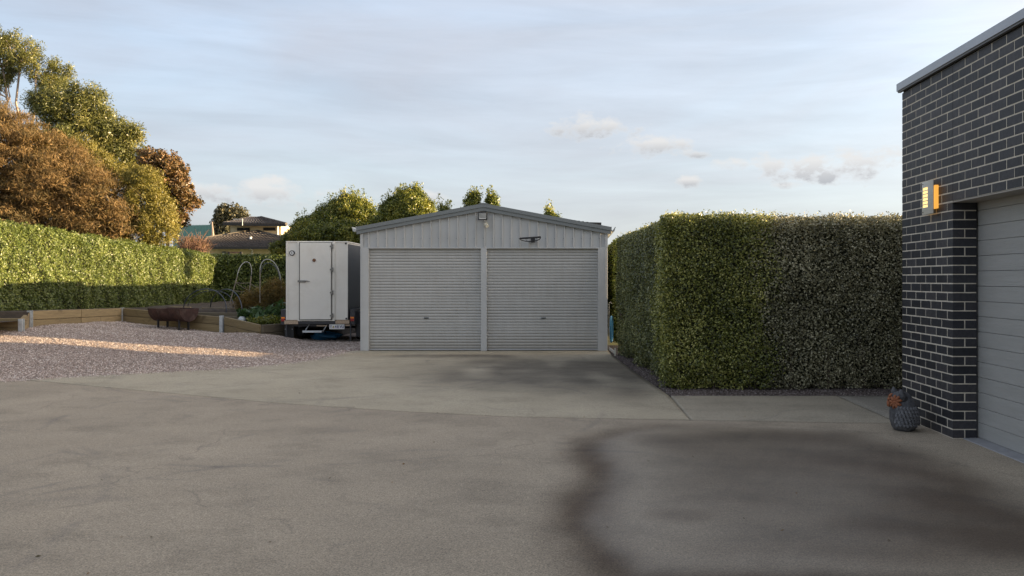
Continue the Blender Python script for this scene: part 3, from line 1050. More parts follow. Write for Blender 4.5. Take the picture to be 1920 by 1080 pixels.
# ------------------------------------------------------------------ brick garage
WX = 3.59; WN = 7.77; WF = 8.96     # wall face, near end of the pier, far end
CH = .086
house = thing('brick_garage', 'charcoal brick garage with pale mortar and wide grey panel door at the right', 'garage', (WX + 2, 4, 0))
ZT = 41 * CH
ZL = 26 * CH
mb = MB()
mb.box(WX + .0022, WX + .224, WN + .003, WF - .006, -.1, ZT - .005)            # pier core
mb.box(WX + .0022, WX + .224, -9, WN + .0025, ZL + .004, ZT - .005)        # wall over the door
mb.box(WX + .006, WX + .224, -9, 2.7, -.1, ZL + .003)
mb.build('wall', mt['mortar'], house)
mb = MB()
mb.box(WX + .45, 14, -8.9, WF - .012, -.1, ZT - .02)
mb.box(WX + .2245, 3.99, 7.83, WF - .01, -.1, ZT - .02)
mb.box(5.2, 14, WF - .011, 11.2, -.1, 3.45)  # unseen wing added to keep the sun off the path
mb.build('body_and_shade_wing', mt['render'], house)
mb = MB()
mb.box(WX + .2246, 4.03, -9, 7.80, 2.262, ZT - .02)
mb.build('lintel_ceiling', M('soffit_paint', (.22, .21, .19), .6), house)
mb = MB()
mb.box(WX - .004, WX + .228, 2.5, WN + .09, ZL - .012, ZL - .001)
mb.build('lintel', M('lintel_steel', (.34, .31, .27), .6), house)

def brick_mesh(l, w, h, bev, seed):
    r = random.Random(seed)
    b = MB().box(-l / 2, l / 2, -w / 2, w / 2, -h / 2, h / 2)
    me = b.mesh('brick', bevel=bev, seg=1)
    me.materials.append(mt['brick'])
    return me
bm_full = brick_mesh(.110, .230, .076, .003, 1)
bm_half = brick_mesh(.110, .110, .076, .003, 2)
bm_str = brick_mesh(.230, .110, .076, .003, 3)
hoff = root_off(house)
rb = random.Random(5)
bricks = []    # (mesh, x, y, z)
for c in range(41):
    z = c * CH + CH / 2
    if c % 2 == 0:      # full bricks from the corner
        ys = [('F', WN + .115 + k * .24) for k in range(5)]
        ysn = [('F', WN - .120 - k * .24) for k in range(22)]
    else:
        ys = [('H', WN + .055)] + [('F', WN + .12 + .115 + k * .24) for k in range(4)] + [('H', WN + 1.08 + .055)]
        ysn = [('H', WN - .060)] + [('F', WN - .125 - .115 - k * .24) for k in range(21)]
    if c >= 26: ys = ys + ysn
    for kd, y in ys:
        bricks.append((bm_full if kd == 'F' else bm_half, WX + .055, y, z, c, y))
    if c < 26:
        if c % 2 == 0:
            bricks.append((bm_half, WX + .12 + .055, WN + .055, z, c, -1))
        else:
            # header course: a full stretcher across the reveal replaces the corner half brick
            bricks = [b for b in bricks if not (b[4] == c and abs(b[5] - (WN + .055)) < .001)]
            bricks.append((bm_str, WX + .115, WN + .055, z, c, -1))
vis = [b for b in bricks if b[2] > 6.45]
vis.sort(key=lambda b: b[2])
single = [b for b in vis][:300]
ids = set(id(b) for b in single)
rest = MB()
dark_b = M('dark_cut_brick', (.022, .022, .026), .5, var=.3, scale=20, kind='Position')
for b in bricks:
    me, x, y, z, c, _ = b
    jx = rb.uniform(-.0008, .0008)
    if id(b) in ids:
        o = bpy.data.objects.new('brick', me); COL.objects.link(o); o.parent = house
        o.location = (x + jx - hoff.x, y + rb.uniform(-.001, .001) - hoff.y, z - hoff.z)
        o.rotation_euler = (0, 0, rb.uniform(-.004, .004))
    else:
        l = {bm_full: (.055, .115), bm_half: (.055, .055), bm_str: (.115, .055)}[me]
        rest.box(x + jx - l[0], x + jx + l[0], y - l[1], y + l[1], z - .038, z + .038)
rest.build('brickwork', mt['brick'], house, kind='stuff', bevel=.003, seg=1)
# control joint
MB().box(WX + .0012, WX + .012, WN - .005, WN + .0006, ZL, ZT).build('control_joint', mt['black'], house)
# bed of mortar, coping
MB().box(WX + .012, WX + .2, -9, WF - .004, ZT + .001, ZT + .022).build('packing', mt['black'], house)
mb = MB()
mb.prism([(WX - .045, ZT + .024), (WX + .06, ZT + .024), (WX + .06, ZT + .095), (WX + .3, ZT + .11), (WX + .3, ZT + .125), (WX - .045, ZT + .105)], 'y', -9, WF + .045)
mb.box(WX + .05, 8, WF + .02, WF + .045, ZT + .0, ZT + .105)
mb.build('coping', mt['coping'], house, bevel=.003)
MB().prism([(WX - .036, ZT + .006), (WX - .004, ZT + .006), (WX - .004, ZT + .0236), (WX - .036, ZT + .0236)], 'y', -9, WF + .03).build('coping_drip', M('coping_underside', (.12, .12, .12), .5), house)
MB().box(WX + .31, 13.9, -8.8, WF - .02, ZT - .019, ZT + .06).build('roof', mt['trim'], house)
# garage door with its boards
DX = WX + .245
door = MB().box(DX + .03, DX + .06, 2.8, WN + .05, -.02, 2.26).build('garage_door', mt['black'], house)
ph = .1425
for k in range(16):
    z0 = .012 + k * ph
    m_ = MB()
    m_.box(DX, DX + .029, 2.8, WN + .035, z0 + .0015, z0 + ph - .0015)
    m_.build('door_board', mt['door'], door, bevel=.003)
MB().box(DX + .005, DX + .03, 2.8, WN + .035, -.005, .011).build('door_seal', mt['chip'], door)
MB().box(WX + .2315, DX + .02, WN + .041, WN + .06, 0, 2.25).build('jamb', mt['black'], house)
th = MB()
th.prism([(WX + .07, -.03), (DX + .03, -.03), (DX + .03, .012), (WX + .10, .006)], 'y', 2.6, WN - .004)
th.build('threshold', M('threshold_concrete', (.27, .27, .275), .8, var=.15, scale=8), house)

# wall lamp
lx, ly, lz = WX, 8.17, EYE + (VY - 371) / F * 8.2
lamp = thing('wall_lamp', 'lit stainless steel wall lamp with six amber slots on the charcoal brick wall', 'lamp', (WX, ly, lz))
MB().box(WX - .034, WX - .001, ly - .105, ly + .055, lz - .115, lz + .115).build('diffuser', mt['glow'], lamp, bevel=.004)
V = []; 
Hh, Wd = .165, .130
cols = 16
zz = [-Hh]
slot0, pitch, sl = -.095, .0345, .026
for k in range(6):
    zz += [slot0 + k * pitch, slot0 + k * pitch + sl]
zz += [Hh]
vv = []; ff = []
for zi in zz:
    for j in range(cols + 1):
        t = -1 + 2 * j / cols
        yy = ly + t * Wd
        xx = WX - .062 - .007 * (1 - t * t)
        vv.append((xx, yy, lz + zi))
for a in range(len(zz) - 1):
    for j in range(cols):
        is_slot = (a % 2 == 1) and (7 <= j < 15)
        if is_slot: continue
        q = a * (cols + 1) + j
        ff.append((q, q + 1, q + cols + 2, q + cols + 1))
me = bpy.data.meshes.new('cover_plate')
me.from_pydata([(v[0] - WX, v[1] - ly, v[2] - lz) for v in vv], [], ff)
me.materials.append(mt['steel'])
o = bpy.data.objects.new('cover_plate', me); COL.objects.link(o); o.parent = lamp
sm = o.modifiers.new('solid', 'SOLIDIFY'); sm.thickness = .004; sm.offset = 0
MB().box(WX - .058, WX - .035, ly - .03, ly + .118, lz - .105, lz + .110).build('slot_diffuser', mt['glow_slot'], lamp)
for s_ in (-.14, .14):
    MB().disc((WX - .067, ly + .10, lz + s_), .006, 'x', .006, 10).build('screw', mt['black'], lamp)


# ------------------------------------------------------------------ shed
SY = 17.4
ss = SY / F
def sx(px): return (px - VX) * ss
def sz(py): return EYE + (VY - py) * ss
shed = thing('shed', 'pale grey steel double shed with two roller doors and low gable roof', 'shed', (sx(907), SY, 0))
xl, xr = sx(676.5), sx(1139)
xm = sx(907.5)
zh = sz(465)
ridge = sz(395.6); eave = sz(438.5)
def roofz(x): return ridge + (eave - ridge) * abs(x - xm) / (xr - xm)
D = 13.0
# body behind the front
mb = MB()
mb.box(xl + .01, xl + .04, SY + .03, SY + D, 0, eave - .03)
mb.box(xr - .04, xr - .01, SY + .03, SY + D, 0, eave - .03)
mb.box(xl + .041, xr - .041, SY + D - .03, SY + D, 0, eave - .03)
mb.build('wall', mt['clad'], shed)
MB().box(xl + .045, xr - .045, SY + .25, SY + D - .04, .0, .012).build('floor', mt['path_grey'], shed)
# cladding strips of the gable, each with its rib
pitch = 16.7 * ss
nst = int((xr - xl) / pitch) + 1
k = 0
x = xm - 14 * pitch - pitch * .02
cl_b = zh + .012
while x < xr - .01:
    a = max(x, xl + .002); b = min(x + pitch, xr - .002)
    if b - a > .02:
        m_ = MB()
        rib = .03
        yb = SY + .004
        def col(x0, x1, y0, y1):
            m_.hexa([(x0, y0, cl_b), (x1, y1, cl_b), (x1, SY + .03, cl_b), (x0, SY + .03, cl_b),
                     (x0, y0, roofz(x0) + .02), (x1, y1, roofz(x1) + .02), (x1, SY + .03, roofz(x1) + .02), (x0, SY + .03, roofz(x0) + .02)])
        # rib (trapezium) then a flat pan with a shallow swage
        col(a, a + .004, yb, yb - .038); col(a + .004, a + .022, yb - .038, yb - .038); col(a + .022, a + .030, yb - .038, yb)
        if b > a + .05:
            mid = (a + .036 + b) / 2
            if a < xm < b:
                col(a + .030, xm, yb, yb); col(xm, b - .001, yb, yb)
            else:
                col(a + .030, mid, yb, yb); col(mid, b - .001, yb, yb)
        m_.build('cladding_panel', mt['clad'], shed)
        if a > xl + .1 and b < xr:
            MB().disc((a - .012, SY - .002, zh + .2), .007, 'y', .008, 8).build('screw', mt['trim'], shed)
    x += pitch
# header flashing and posts
MB().box(xl + .003, xr - .003, SY - .034, SY + .03, zh - .012, zh + .011).build('head_flashing', mt['clad'], shed, bevel=.003)
for a, b in ((676.5, 692), (902, 913), (1121, 1139)):
    m_ = MB().box(sx(a), sx(b), SY - .04, SY + .09, 0, zh - .0125)
    m_.build('door_post', mt['clad'], shed, bevel=.004)
    if b - a > 12:
        m2 = MB()
        xx = sx(a) + (.045 if a < 800 else (sx(b) - sx(a)) - .045)
        m2.box(xx - .004, xx + .004, SY - .046, SY - .039, 0.01, zh - .02)
        m2.build('corner_fold', mt['clad'], shed)
# corner flashing above the head line
for a, b in ((xl - .004, xl + .05), (xr - .05, xr + .004)):
    MB().box(a, b, SY - .036, SY + .04, zh + .0125, roofz((a + b) / 2) - .0).build('corner_flashing', mt['clad'], shed)
# roller doors
def roller(a, b):
    a, b = sx(a) + .002, sx(b) - .002
    p = .0612
    prof = []
    z = .035
    while z < zh - .01:
        for dz, dy in ((0, 0), (.001, .042), (.0145, .042), (.0155, .002), (.030, -.001), (.045, -.003)):
            if z + dz < zh - .012: prof.append((dy, z + dz))
        z += p
    prof.append((0, zh - .012))
    vv = []; ff = []
    for dy, zq in prof:
        vv += [(a, SY + .045 + dy, zq), (b, SY + .045 + dy, zq)]
    for i in range(len(prof) - 1):
        ff.append((2 * i, 2 * i + 1, 2 * i + 3, 2 * i + 2))
    m_ = MB(); m_.add(vv, ff)
    o = m_.build('roller_door', mt['roller'], shed)
    so = o.modifiers.new('solid', 'SOLIDIFY'); so.thickness = .004; so.offset = 1
    MB().box(a, b, SY + .03, SY + .056, .006, .0345).build('bottom_rail', mt['clad'], o, bevel=.004)
    c = (a + b) / 2 + (.02)
    zl = sz(596.5)
    MB().box(c - .055, c + .055, SY + .034, SY + .0445, zl - .017, zl + .017).build('lock_plate', mt['trim'], o, bevel=.003)
    MB().box(c - .035, c + .035, SY + .020, SY + .0335, zl - .006, zl + .006).build('door_handle', mt['black'], o, bevel=.002)
roller(692, 902); roller(913, 1121)
# barge boards, capping and gutters
def barge(side):
    s = 1 if side > 0 else -1
    xe = xr + .07 if s > 0 else xl - .07
    m_ = MB(); yf = SY - .075
    za, zb_ = ridge, roofz(xe)
    H1 = .074; H2 = .155
    m_.hexa([(xm, yf, za), (xe, yf, zb_), (xe, SY - .037, zb_), (xm, SY - .037, za), (xm, yf, za + H1), (xe, yf, zb_ + H1), (xe, SY - .037, zb_ + H1), (xm, SY - .037, za + H1)])
    m_.build('barge_board', mt['trim'], shed)
    m_ = MB(); yf = SY - .095
    m_.hexa([(xm, yf, za + H1 + .002), (xe, yf, zb_ + H1 + .002), (xe, SY + .1, zb_ + H1 + .002), (xm, SY + .1, za + H1 + .002), (xm, yf, za + H2), (xe, yf, zb_ + H2), (xe, SY + .1, zb_ + H2), (xm, SY + .1, za + H2)])
    m_.build('barge_capping', mt['trim'], shed)
    # roof sheet
    m_ = MB()
    m_.hexa([(xm, SY + .1005, za + .09), (xe, SY + .1005, zb_ + .09), (xe, SY + D + .05, zb_ + .09), (xm, SY + D + .05, za + .09),
             (xm, SY + .1005, za + .14), (xe, SY + .1005, zb_ + .14), (xe, SY + D + .05, zb_ + .14), (xm, SY + D + .05, za + .14)])
    m_.build('roof', mt['trim'], shed)
    # gutter with a curled lip
    x0 = xe; z0 = zb_ + .10
    p = [(0, -.02), (.03, -.05), (.07, -.035), (.085, .02), (.10, .05), (.085, .052), (.07, .02), (.055, -.02), (.03, -.03), (.012, -.01), (.012, .06), (0, .06)]
    m_ = MB(); m_.prism([(x0 + s * (a + .002), z0 + b) for a, b in p], 'y', SY - .09, SY + D)
    m_.build('gutter', mt['clad'] if s < 0 else mt['trim'], shed)
    # gutter stop end
barge(-1); barge(1)
MB().hexa([(xm - .12, SY - .1, roofz(xm - .12) + .156), (xm + .12, SY - .1, roofz(xm + .12) + .156), (xm + .12, SY + D, roofz(xm + .12) + .156), (xm - .12, SY + D, roofz(xm - .12) + .156),
           (xm - .05, SY - .1, ridge + .164), (xm + .05, SY - .1, ridge + .164), (xm + .05, SY + D, ridge + .164), (xm - .05, SY + D, ridge + .164)]).build('ridge_cap', mt['trim'], shed)

# floodlight and sensor
fl = thing('floodlight', 'square black framed floodlight under the peak of the shed gable', 'floodlight', (sx(906), SY, sz(406)))
a, b, c, d = sx(897.5), sx(915), sz(413.5), sz(399)
MB().box(a, b, SY - .16, SY - .12, c, d).build('housing', mt['black_plastic'], fl, bevel=.006)
MB().box(a + .022, b - .022, SY - .166, SY - .161, c + .02, d - .02).build('glass', mt['flood_glass'], fl)
MB().box(a + .03, b - .03, SY - .1705, SY - .1665, c + .022, c + .036).build('lamp_tube', mt['plate'], fl)
mb = MB(); mb.box(a + .04, a + .055, SY - .119, SY - .027, c + .05, c + .08); mb.box(b - .055, b - .04, SY - .119, SY - .027, c + .05, c + .08)
mb.build('bracket', mt['black_plastic'], fl)
se = thing('motion_sensor', 'small ivory motion sensor on a stalk below the floodlight', 'sensor', (sx(912), SY, sz(422)))
mb = MB(); mb.disc((sx(912), SY - .035, sz(421)), .035, 'y', .02, 14, .055); mb.build('base', mt['ivory'], se)
mb = MB(); mb.tube([(sx(912), SY - .045, sz(420)), (sx(912), SY - .08, sz(421.5)), (sx(912.5), SY - .10, sz(423))], .014, 8); mb.build('stalk', mt['ivory'], se)
mb = MB(); mb.tube([(sx(910), SY - .07, sz(421)), (sx(915), SY - .16, sz(425))], [.032, .038], 12); mb.build('head', mt['ivory'], se, bevel=.004)

# black hoop
hp = thing('wall_hoop', 'black metal hoop on a square mounting box above the right roller door', 'hoop', (sx(1000), SY, sz(450)))
cx = sx(996); cz = sz(449)
mb = MB(); mb.tube([(sx(977.5), SY - .44, sz(449)), (sx(996), SY - .46, sz(447.9)), (sx(1015.5), SY - .44, sz(446.4))], .019, 8); mb.build('front_bar', mt['black_plastic'], hp)
pts = []
for k in range(17):
    t = k / 16 * math.pi
    pts.append((cx - math.cos(t) * .215, SY - .44 + math.sin(t) * .34, cz - math.sin(t) * .055 + .0 + (-.005 + k * .0018)))
MB().tube(pts, .010, 6).build('rim', mt['black_plastic'], hp)
for f in (-.10, .10): MB().tube([(cx + f, SY - .44, cz + .01), (cx + f * .8, SY - .13, cz - .05)], .006, 6).build('stay', mt['black_plastic'], hp)
MB().box(sx(996), sx(1003), SY - .16, SY - .0275, sz(455), sz(447)).build('mounting_box', mt['black_plastic'], hp, bevel=.005)

# hose and stand at the right side of the shed
hs = thing('garden_hose', 'blue garden hose hanging in loops at the right corner of the shed', 'hose', (.86, 17.9, 0))
pts = []
for k in range(60):
    t = k / 59 * 6 * math.pi
    pts.append((.86 + .012 * math.sin(t * .37) + .03 * math.cos(t), 17.9 + .16 * math.cos(t), .42 + .28 * math.sin(t) + .01 * math.sin(t * .3)))
MB().tube(pts, .012, 6).build('coil', mt['hose'], hs)
mb = MB(); mb.tube([(.80, 17.7, .0), (.80, 17.7, .98), (.83, 17.7, 1.02), (.86, 17.7, .98)], .008, 6); mb.build('hose_stand', mt['pipe_grey'], hs)
ep = thing('edging_post', 'short white post and rail at the shed corner beside the hedge', 'post', (.86, 16.6, 0))
MB().box(.845, .872, 16.3, 16.33, -.03, .14).build('post', mt['ivory'], ep)
MB().beam((.80, 17.3, .02), (.86, 16.32, .02), .02, .05).build('rail', mt['pipe_grey'], ep)

# unseen paling fence added beyond the hedge to block the low sun
pf = thing('sun_block_fence', 'low grey paling fence, unseen, added behind the right hedge to block sun', 'fence', (4, 17.5, 0))
for k in range(34):
    MB().box(4.0, 4.018, 14.9 + k * .16, 14.9 + k * .16 + .15, -.05, 1.62 + .01 * math.sin(k)).build('sun_block_paling', mt['fence'], pf)
for z_ in (.3, 1.1): MB().box(4.019, 4.06, 14.9, 20.3, z_, z_ + .08).build('rail', mt['fence'], pf)

# rough dark roof piece seen over the shed
dr_ = thing('pergola_roof', 'dark weathered pergola roof edge poking up behind the shed roof', 'pergola', (at(1100, 420, 27.5).x, 27.5, 0))
s_ = 27.5 / F
mb = MB()
for k in range(12):
    p = at(1077 + k * 4.0, 414.5 + k * .55 + (k % 2) * .6, 27.5)
    mb.box(p.x - .034, p.x + .034, 27.3, 28.5, p.z - .06, p.z + .02)
mb.build('batten', mt['fascia'], dr_)
a = at(1080, 416, 27.5); b = at(1127, 421, 27.5)
MB().beam((a.x, 27.25, a.z - .09), (b.x, 27.25, b.z - .02), .05, .07).build('beam', mt['fascia'], dr_)
MB().box(b.x - .08, b.x, 27.2, 27.3, 0, b.z + .03).build('post', mt['fascia'], dr_)
MB().box(a.x, a.x + .08, 27.2, 27.3, 0, a.z - .05).build('post', mt['fascia'], dr_)


# ------------------------------------------------------------------ trailer
TY = 19.6
ts = TY / F
tr = thing('coolroom_trailer', 'boxy white coolroom trailer parked beside the shed with its rear door shut', 'trailer', ((593.5 - VX) * ts, TY, 0), rad(3.0))
def lx_(px): return (px - 593.5) * ts
def lz_(py): return EYE - (py - VY) * ts
def tb(a, b, c, d, y0, y1):      # px box: x a..b, y c..d (top, bottom), depth
    return MB().box(lx_(a), lx_(b), y0, y1, lz_(d), lz_(c))
def tbuild(m_, name, mat, parent=None, **k):
    return m_.build(name, mat, parent or tr, local=True, **k)
tbuild(tb(537.5, 650, 454, 600, .02, 2.9), 'body', mt['white'], bevel=.008)
tbuild(tb(650.1, 651, 457, 599, .05, 2.88), 'side_shade_skin', mt['side_shade'])
tbuild(tb(536.8, 651.6, 452.2, 454.3, .0, 2.92), 'roof_trim', mt['white'], bevel=.006)
for a, b in ((537, 540.5), (647.5, 651.3)):
    tbuild(tb(a, b, 454.6, 600, -.002, .03), 'corner_trim', mt['white'], bevel=.006)
tbuild(tb(558.5, 627.5, 452.6, 602, -.018, .019), 'door_frame', mt['white'], bevel=.004)
tbuild(tb(561.6, 622.9, 454.2, 600.3, -.022, -.0185), 'door_seal', mt['white_seal'])
dr = tbuild(tb(564.2, 621.2, 455.6, 598.6, -.075, -.0225), 'door', mt['white'], bevel=.006)
for y in (462, 505.5, 548.5, 591.5):
    m_ = tb(622, 625, y - 4, y + 4, -.085, -.0185); m_.box(lx_(619.5), lx_(624), -.088, -.076, lz_(y + 1.2), lz_(y - 1.2))
    tbuild(m_, 'hinge', mt['tarnish'], dr, bevel=.004)
m_ = MB(); m_.box(lx_(560.5), lx_(564), -.09, -.0185, lz_(529), lz_(525.5)); m_.box(lx_(564), lx_(575), -.10, -.076, lz_(529.5), lz_(525.5))
m_.tube([(lx_(574), -.10, lz_(527)), (lx_(578), -.13, lz_(527)), (lx_(583.5), -.12, lz_(527.6))], [.018, .014, .008], 8)
tbuild(m_, 'door_handle', mt['tarnish'], dr, bevel=.004)
m_ = MB(); m_.tube([(lx_(590.6), -.076, lz_(488)), (lx_(590.6), -.10, lz_(488)), (lx_(590.6), -.11, lz_(488))], [.04, .037, .018], 16)
tbuild(m_, 'round_knob', mt['rust_knob'], dr, smooth=False)
# round dial: dark ring, pale face, small figure mark
c = (lx_(548.2), 0, lz_(474.5)); r_ = .062
m_ = MB().disc((c[0], .008, c[2]), r_, 'y', .03, 24); rg = tbuild(m_, 'dial', mt['black_plastic'])
m_ = MB().disc((c[0], -.009, c[2]), r_ * .72, 'y', .008, 24); tbuild(m_, 'dial_face', mt['plate'], rg)
m_ = MB().disc((c[0], -.0155, c[2]), .008, 'y', .004, 12, .026); tbuild(m_, 'dial_mark', mt['white_seal'], rg)
for px, py in ((648, 456.5), (648.8, 597.5)):
    m_ = MB().disc((lx_(px), -.008, lz_(py)), .022, 'y', .03, 14); tbuild(m_, 'rubber_stop', mt['black_plastic'])
# sills
tbuild(tb(534.5, 560, 600.6, 607.5, -.03, .10), 'chipboard_sill', mt['chip'])
tbuild(tb(629, 654.5, 600.6, 607, -.03, .10), 'chipboard_sill', mt['chip'])
tbuild(tb(560.3, 628.7, 603, 607.5, -.02, .10), 'rear_bar', mt['dark_steel'], bevel=.004)
tbuild(tb(538, 650, 608, 612.5, .12, 2.8), 'chassis', mt['dark_steel'])
for x in (560, 628):
    tbuild(tb(x - 2, x + 2, 607.8, 614, .101, 3.4), 'chassis_rail', mt['dark_steel'])
# guards and tail lights
for a, b, side in ((527, 536.3, 'l'), (655, 664, 'r')):
    gd_ = tbuild(tb(a, b, 580, 609, .02, 1.9), 'mudguard', mt['dark_steel'], bevel=.008)
    m_ = tb(a + 1.2, b - 1.2, 594.3, 597.2, .0, .0195); lt = tbuild(m_, 'tail_light', mt['amber_lens'], bevel=.003)
    m_ = tb(a + 1.2, b - 1.2, 597.3, 602.3, .0, .0195); tbuild(m_, 'tail_lens', mt['red_lens'], lt, bevel=.003)
m_ = tb(531.5, 548, 607.9, 634, .14, .155)
mf = tbuild(m_, 'mud_flap', mt['black_plastic'])
for px in (532.8, 545.6):
    tbuild(MB().disc((lx_(px), .134, lz_(617.5)), .009, 'y', .006, 8), 'flap_bolt', mt['plate'], mf)
tbuild(tb(660, 672, 585, 634, .4, 1.5), 'side_box', mt['dark_steel'], bevel=.01)
for x0, x1, yb in ((536.5, 539.5, 637.5), (655, 657.2, 644)):
    tbuild(tb(x0, x1, 607.6, 639.5, .0, .05), 'prop_leg', mt['dark_steel'])
def wheel(x0, x1):
    cxm = (lx_(x0) + lx_(x1)) / 2; rr = .30; yc = 1.05; zc = .31
    prof = [(0, .19), (.02, .27), (.05, .30), (.15, .30), (.18, .27), (.20, .19)]
    m_ = MB(); n_ = 28
    for i, (w_, r__) in enumerate(prof):
        for k in range(n_):
            a = 2 * math.pi * k / n_
            m_.v.append((cxm - .1 + w_, yc + r__ * math.cos(a), zc + r__ * math.sin(a)))
    for i in range(len(prof) - 1):
        for k in range(n_):
            m_.f.append((i * n_ + k, i * n_ + (k + 1) % n_, (i + 1) * n_ + (k + 1) % n_, (i + 1) * n_ + k))
    w_ = tbuild(m_, 'wheel', mt['tyre'], smooth=True)
    tbuild(MB().disc((cxm, yc, zc), .185, 'x', .12, 20), 'rim', mt['galv'], w_)
wheel(528, 546); wheel(650, 668)
tbuild(MB().tube([(lx_(537), 1.05, .31), (lx_(655), 1.05, .31)], .03, 8), 'axle', mt['dark_steel'])
tbuild(MB().disc((lx_(554), .55, lz_(623)), .13, 'x', .12, 18), 'jockey_wheel', mt['tyre'])
# fold-down step
m_ = MB()
for k in range(9):
    yy = -.03 - k * .024
    m_.box(lx_(573) , lx_(607), yy - .005, yy + .005, lz_(621.5), lz_(619.5))
m_.box(lx_(572.4), lx_(573), -.235, -.015, lz_(622), lz_(619)); m_.box(lx_(607), lx_(607.6), -.235, -.015, lz_(622), lz_(619))
m_.box(lx_(573), lx_(607), -.245, -.235, lz_(622.3), lz_(619))
stp = tbuild(m_, 'step', mt['galv'])
for x0 in (573.5, 607): tbuild(MB().tube([(lx_(x0), -.03, lz_(619.5)), (lx_(x0 + 4.7), .08, lz_(609))], .010, 6), 'step_arm', mt['galv'], stp)
tbuild(tb(593, 612, 609.8, 612, .03, .07), 'timber_batten', mt['chip'])
tbuild(tb(646.5, 655, 608.6, 611.5, .0, .04), 'timber_batten', mt['chip'])
# number plate
pl = tbuild(tb(618, 646, 608.2, 617.2, -.045, -.038), 'number_plate', mt['plate'], bevel=.002)
def text(body, x, z, h, mat, parent, y, wscale=1.0, ext=.0012):
    cu = bpy.data.curves.new('lettering', 'FONT'); cu.body = body; cu.size = h * 1.42; cu.extrude = ext
    cu.align_x = 'CENTER'; cu.align_y = 'CENTER'; cu.offset = h * .025
    to = bpy.data.objects.new('lettering', cu); COL.objects.link(to)
    bpy.context.view_layer.update()
    me = bpy.data.meshes.new_from_object(to.evaluated_get(bpy.context.evaluated_depsgraph_get()))
    bpy.data.objects.remove(to)
    me.transform(Matrix.Rotation(rad(90), 4, 'X') @ Matrix.Scale(wscale, 4, (1, 0, 0)))
    me.materials.append(mat)
    o = bpy.data.objects.new('lettering', me); COL.objects.link(o); o.parent = parent
    o.location = (x, y, z)
    return o
zc = lz_(612.7)
for ch, px in (('Y', 621), ('4', 629.8), ('8', 633.8), ('V', 639), ('U', 643)):
    text(ch, lx_(px), zc, .066, mt['plate_blue'], pl, -.047, .82)
m_ = MB(); m_.prism([(lx_(623.6), zc - .018), (lx_(625.4), zc - .026), (lx_(627.4), zc - .018), (lx_(626.8), zc + .014), (lx_(625.6), zc + .026), (lx_(624.4), zc + .010)], 'y', -.0475, -.046)
tbuild(m_, 'emblem', mt['plate_gold'], pl)

# blue tarp bundle beneath the trailer
tp = MB(); n_ = 26; m__ = 12
c0 = at(604, 633, 20.4); gz = hz(c0.x, 20.4)
for i in range(m__):
    t = i / (m__ - 1) * math.pi
    for k in range(n_):
        a = 2 * math.pi * k / n_
        r = math.sin(t) * (1 + .16 * math.sin(3 * a + i) + .08 * math.sin(7 * a))
        tp.v.append((c0.x + .1 + .36 * r * math.cos(a), 20.4 + .22 * r * math.sin(a), gz + .09 - math.cos(t) * .10 * (1 + .25 * math.sin(2 * a))))
for i in range(m__ - 1):
    for k in range(n_):
        tp.f.append((i * n_ + k, i * n_ + (k + 1) % n_, (i + 1) * n_ + (k + 1) % n_, (i + 1) * n_ + k))
o = tp.build('tarp_bundle', mt['tarp'], smooth=True); tag(o, 'crumpled blue tarp bundle lying on the gravel beneath the trailer', 'tarp')


# ------------------------------------------------------------------ sleeper walls
def sleeper_wall(name, label, a, b, n_pl, mat, posts=(), hpl=.2, gap=.008, cut=1, ext=0.0, group='timber sleeper garden walls'):
    root = thing(name, label, 'retaining wall', ((a[0] + b[0]) / 2, (a[1] + b[1]) / 2, 0), 0, group)
    A = Vector(a); B = Vector(b)
    for k in range(n_pl):
        for c in range(cut):
            t0 = c / cut; t1 = (c + 1) / cut - (.004 if c < cut - 1 else 0)
            p0 = A.lerp(B, t0); p1 = A.lerp(B, t1)
            p0.z -= (k + 1) * hpl; p1.z -= (k + 1) * hpl
            j = random.uniform(-.006, .006)
            nrm = Vector((-(p1 - p0).y, (p1 - p0).x, 0)).normalized() * j
            MB().beam(p0 + nrm, p1 + nrm, .07, hpl - gap).build('sleeper', mat, root, bevel=.008, seg=1)
    for px_, py_, pz_ in posts:
        gz = hz(px_, py_) - .1
        m_ = MB(); m_.box(px_ - .04, px_ + .04, py_ - .008, py_, gz, pz_)
        m_.box(px_ - .006, px_ + .006, py_ + .0, py_ + .07, gz, pz_)
        m_.box(px_ - .04, px_ + .04, py_ + .0705, py_ + .078, gz, pz_)
        m_.build('steel_post', mt['galv'], root)
    return root

sleeper_wall('sleeper_wall', 'long pale pine sleeper wall below the left hedge, two boards high', W['b'], W['c'], 4, mt['sleeper'], [(-11.64, 17.68, .83)], cut=2)
sleeper_wall('sleeper_wall', 'darker sleeper wall behind the rusty drum, between two steel posts', (-11.95, 22.0, .74), W['d'], 4, mt['sleeper'], [(-11.96, 21.9, .75), (-8.72, 20.50, .60)])
sleeper_wall('sleeper_wall', 'short sloping sleeper wall just left of the vegetable patch', (-8.64, 20.56, .575), W['e'], 3, mt['sleeper'])
sleeper_wall('sleeper_wall', 'dark low sleeper edge beside the left wheel of the trailer', (-7.26, 19.32, .445), W['f'], 3, mt['sleeper_old'])
sleeper_wall('sleeper_wall', 'nearest brown sleeper bed end at the far left of the gravel', (-14.5, 16.75, .72), (-11.2, 16.75, .72), 3, mt['sleeper'], [(-11.17, 16.70, .70)])
sleeper_wall('sleeper_wall', 'short cross sleeper joining the nearest bed to the long wall', (-11.24, 16.82, .70), (-11.66, 17.66, .80), 3, mt['sleeper'])
sleeper_wall('raised_bed_edge', 'pale upper sleeper of the raised bed under the low hoops', (-9.85, 21.55, .65), (-8.45, 21.55, .635), 2, mt['sleeper_old'], hpl=.1)
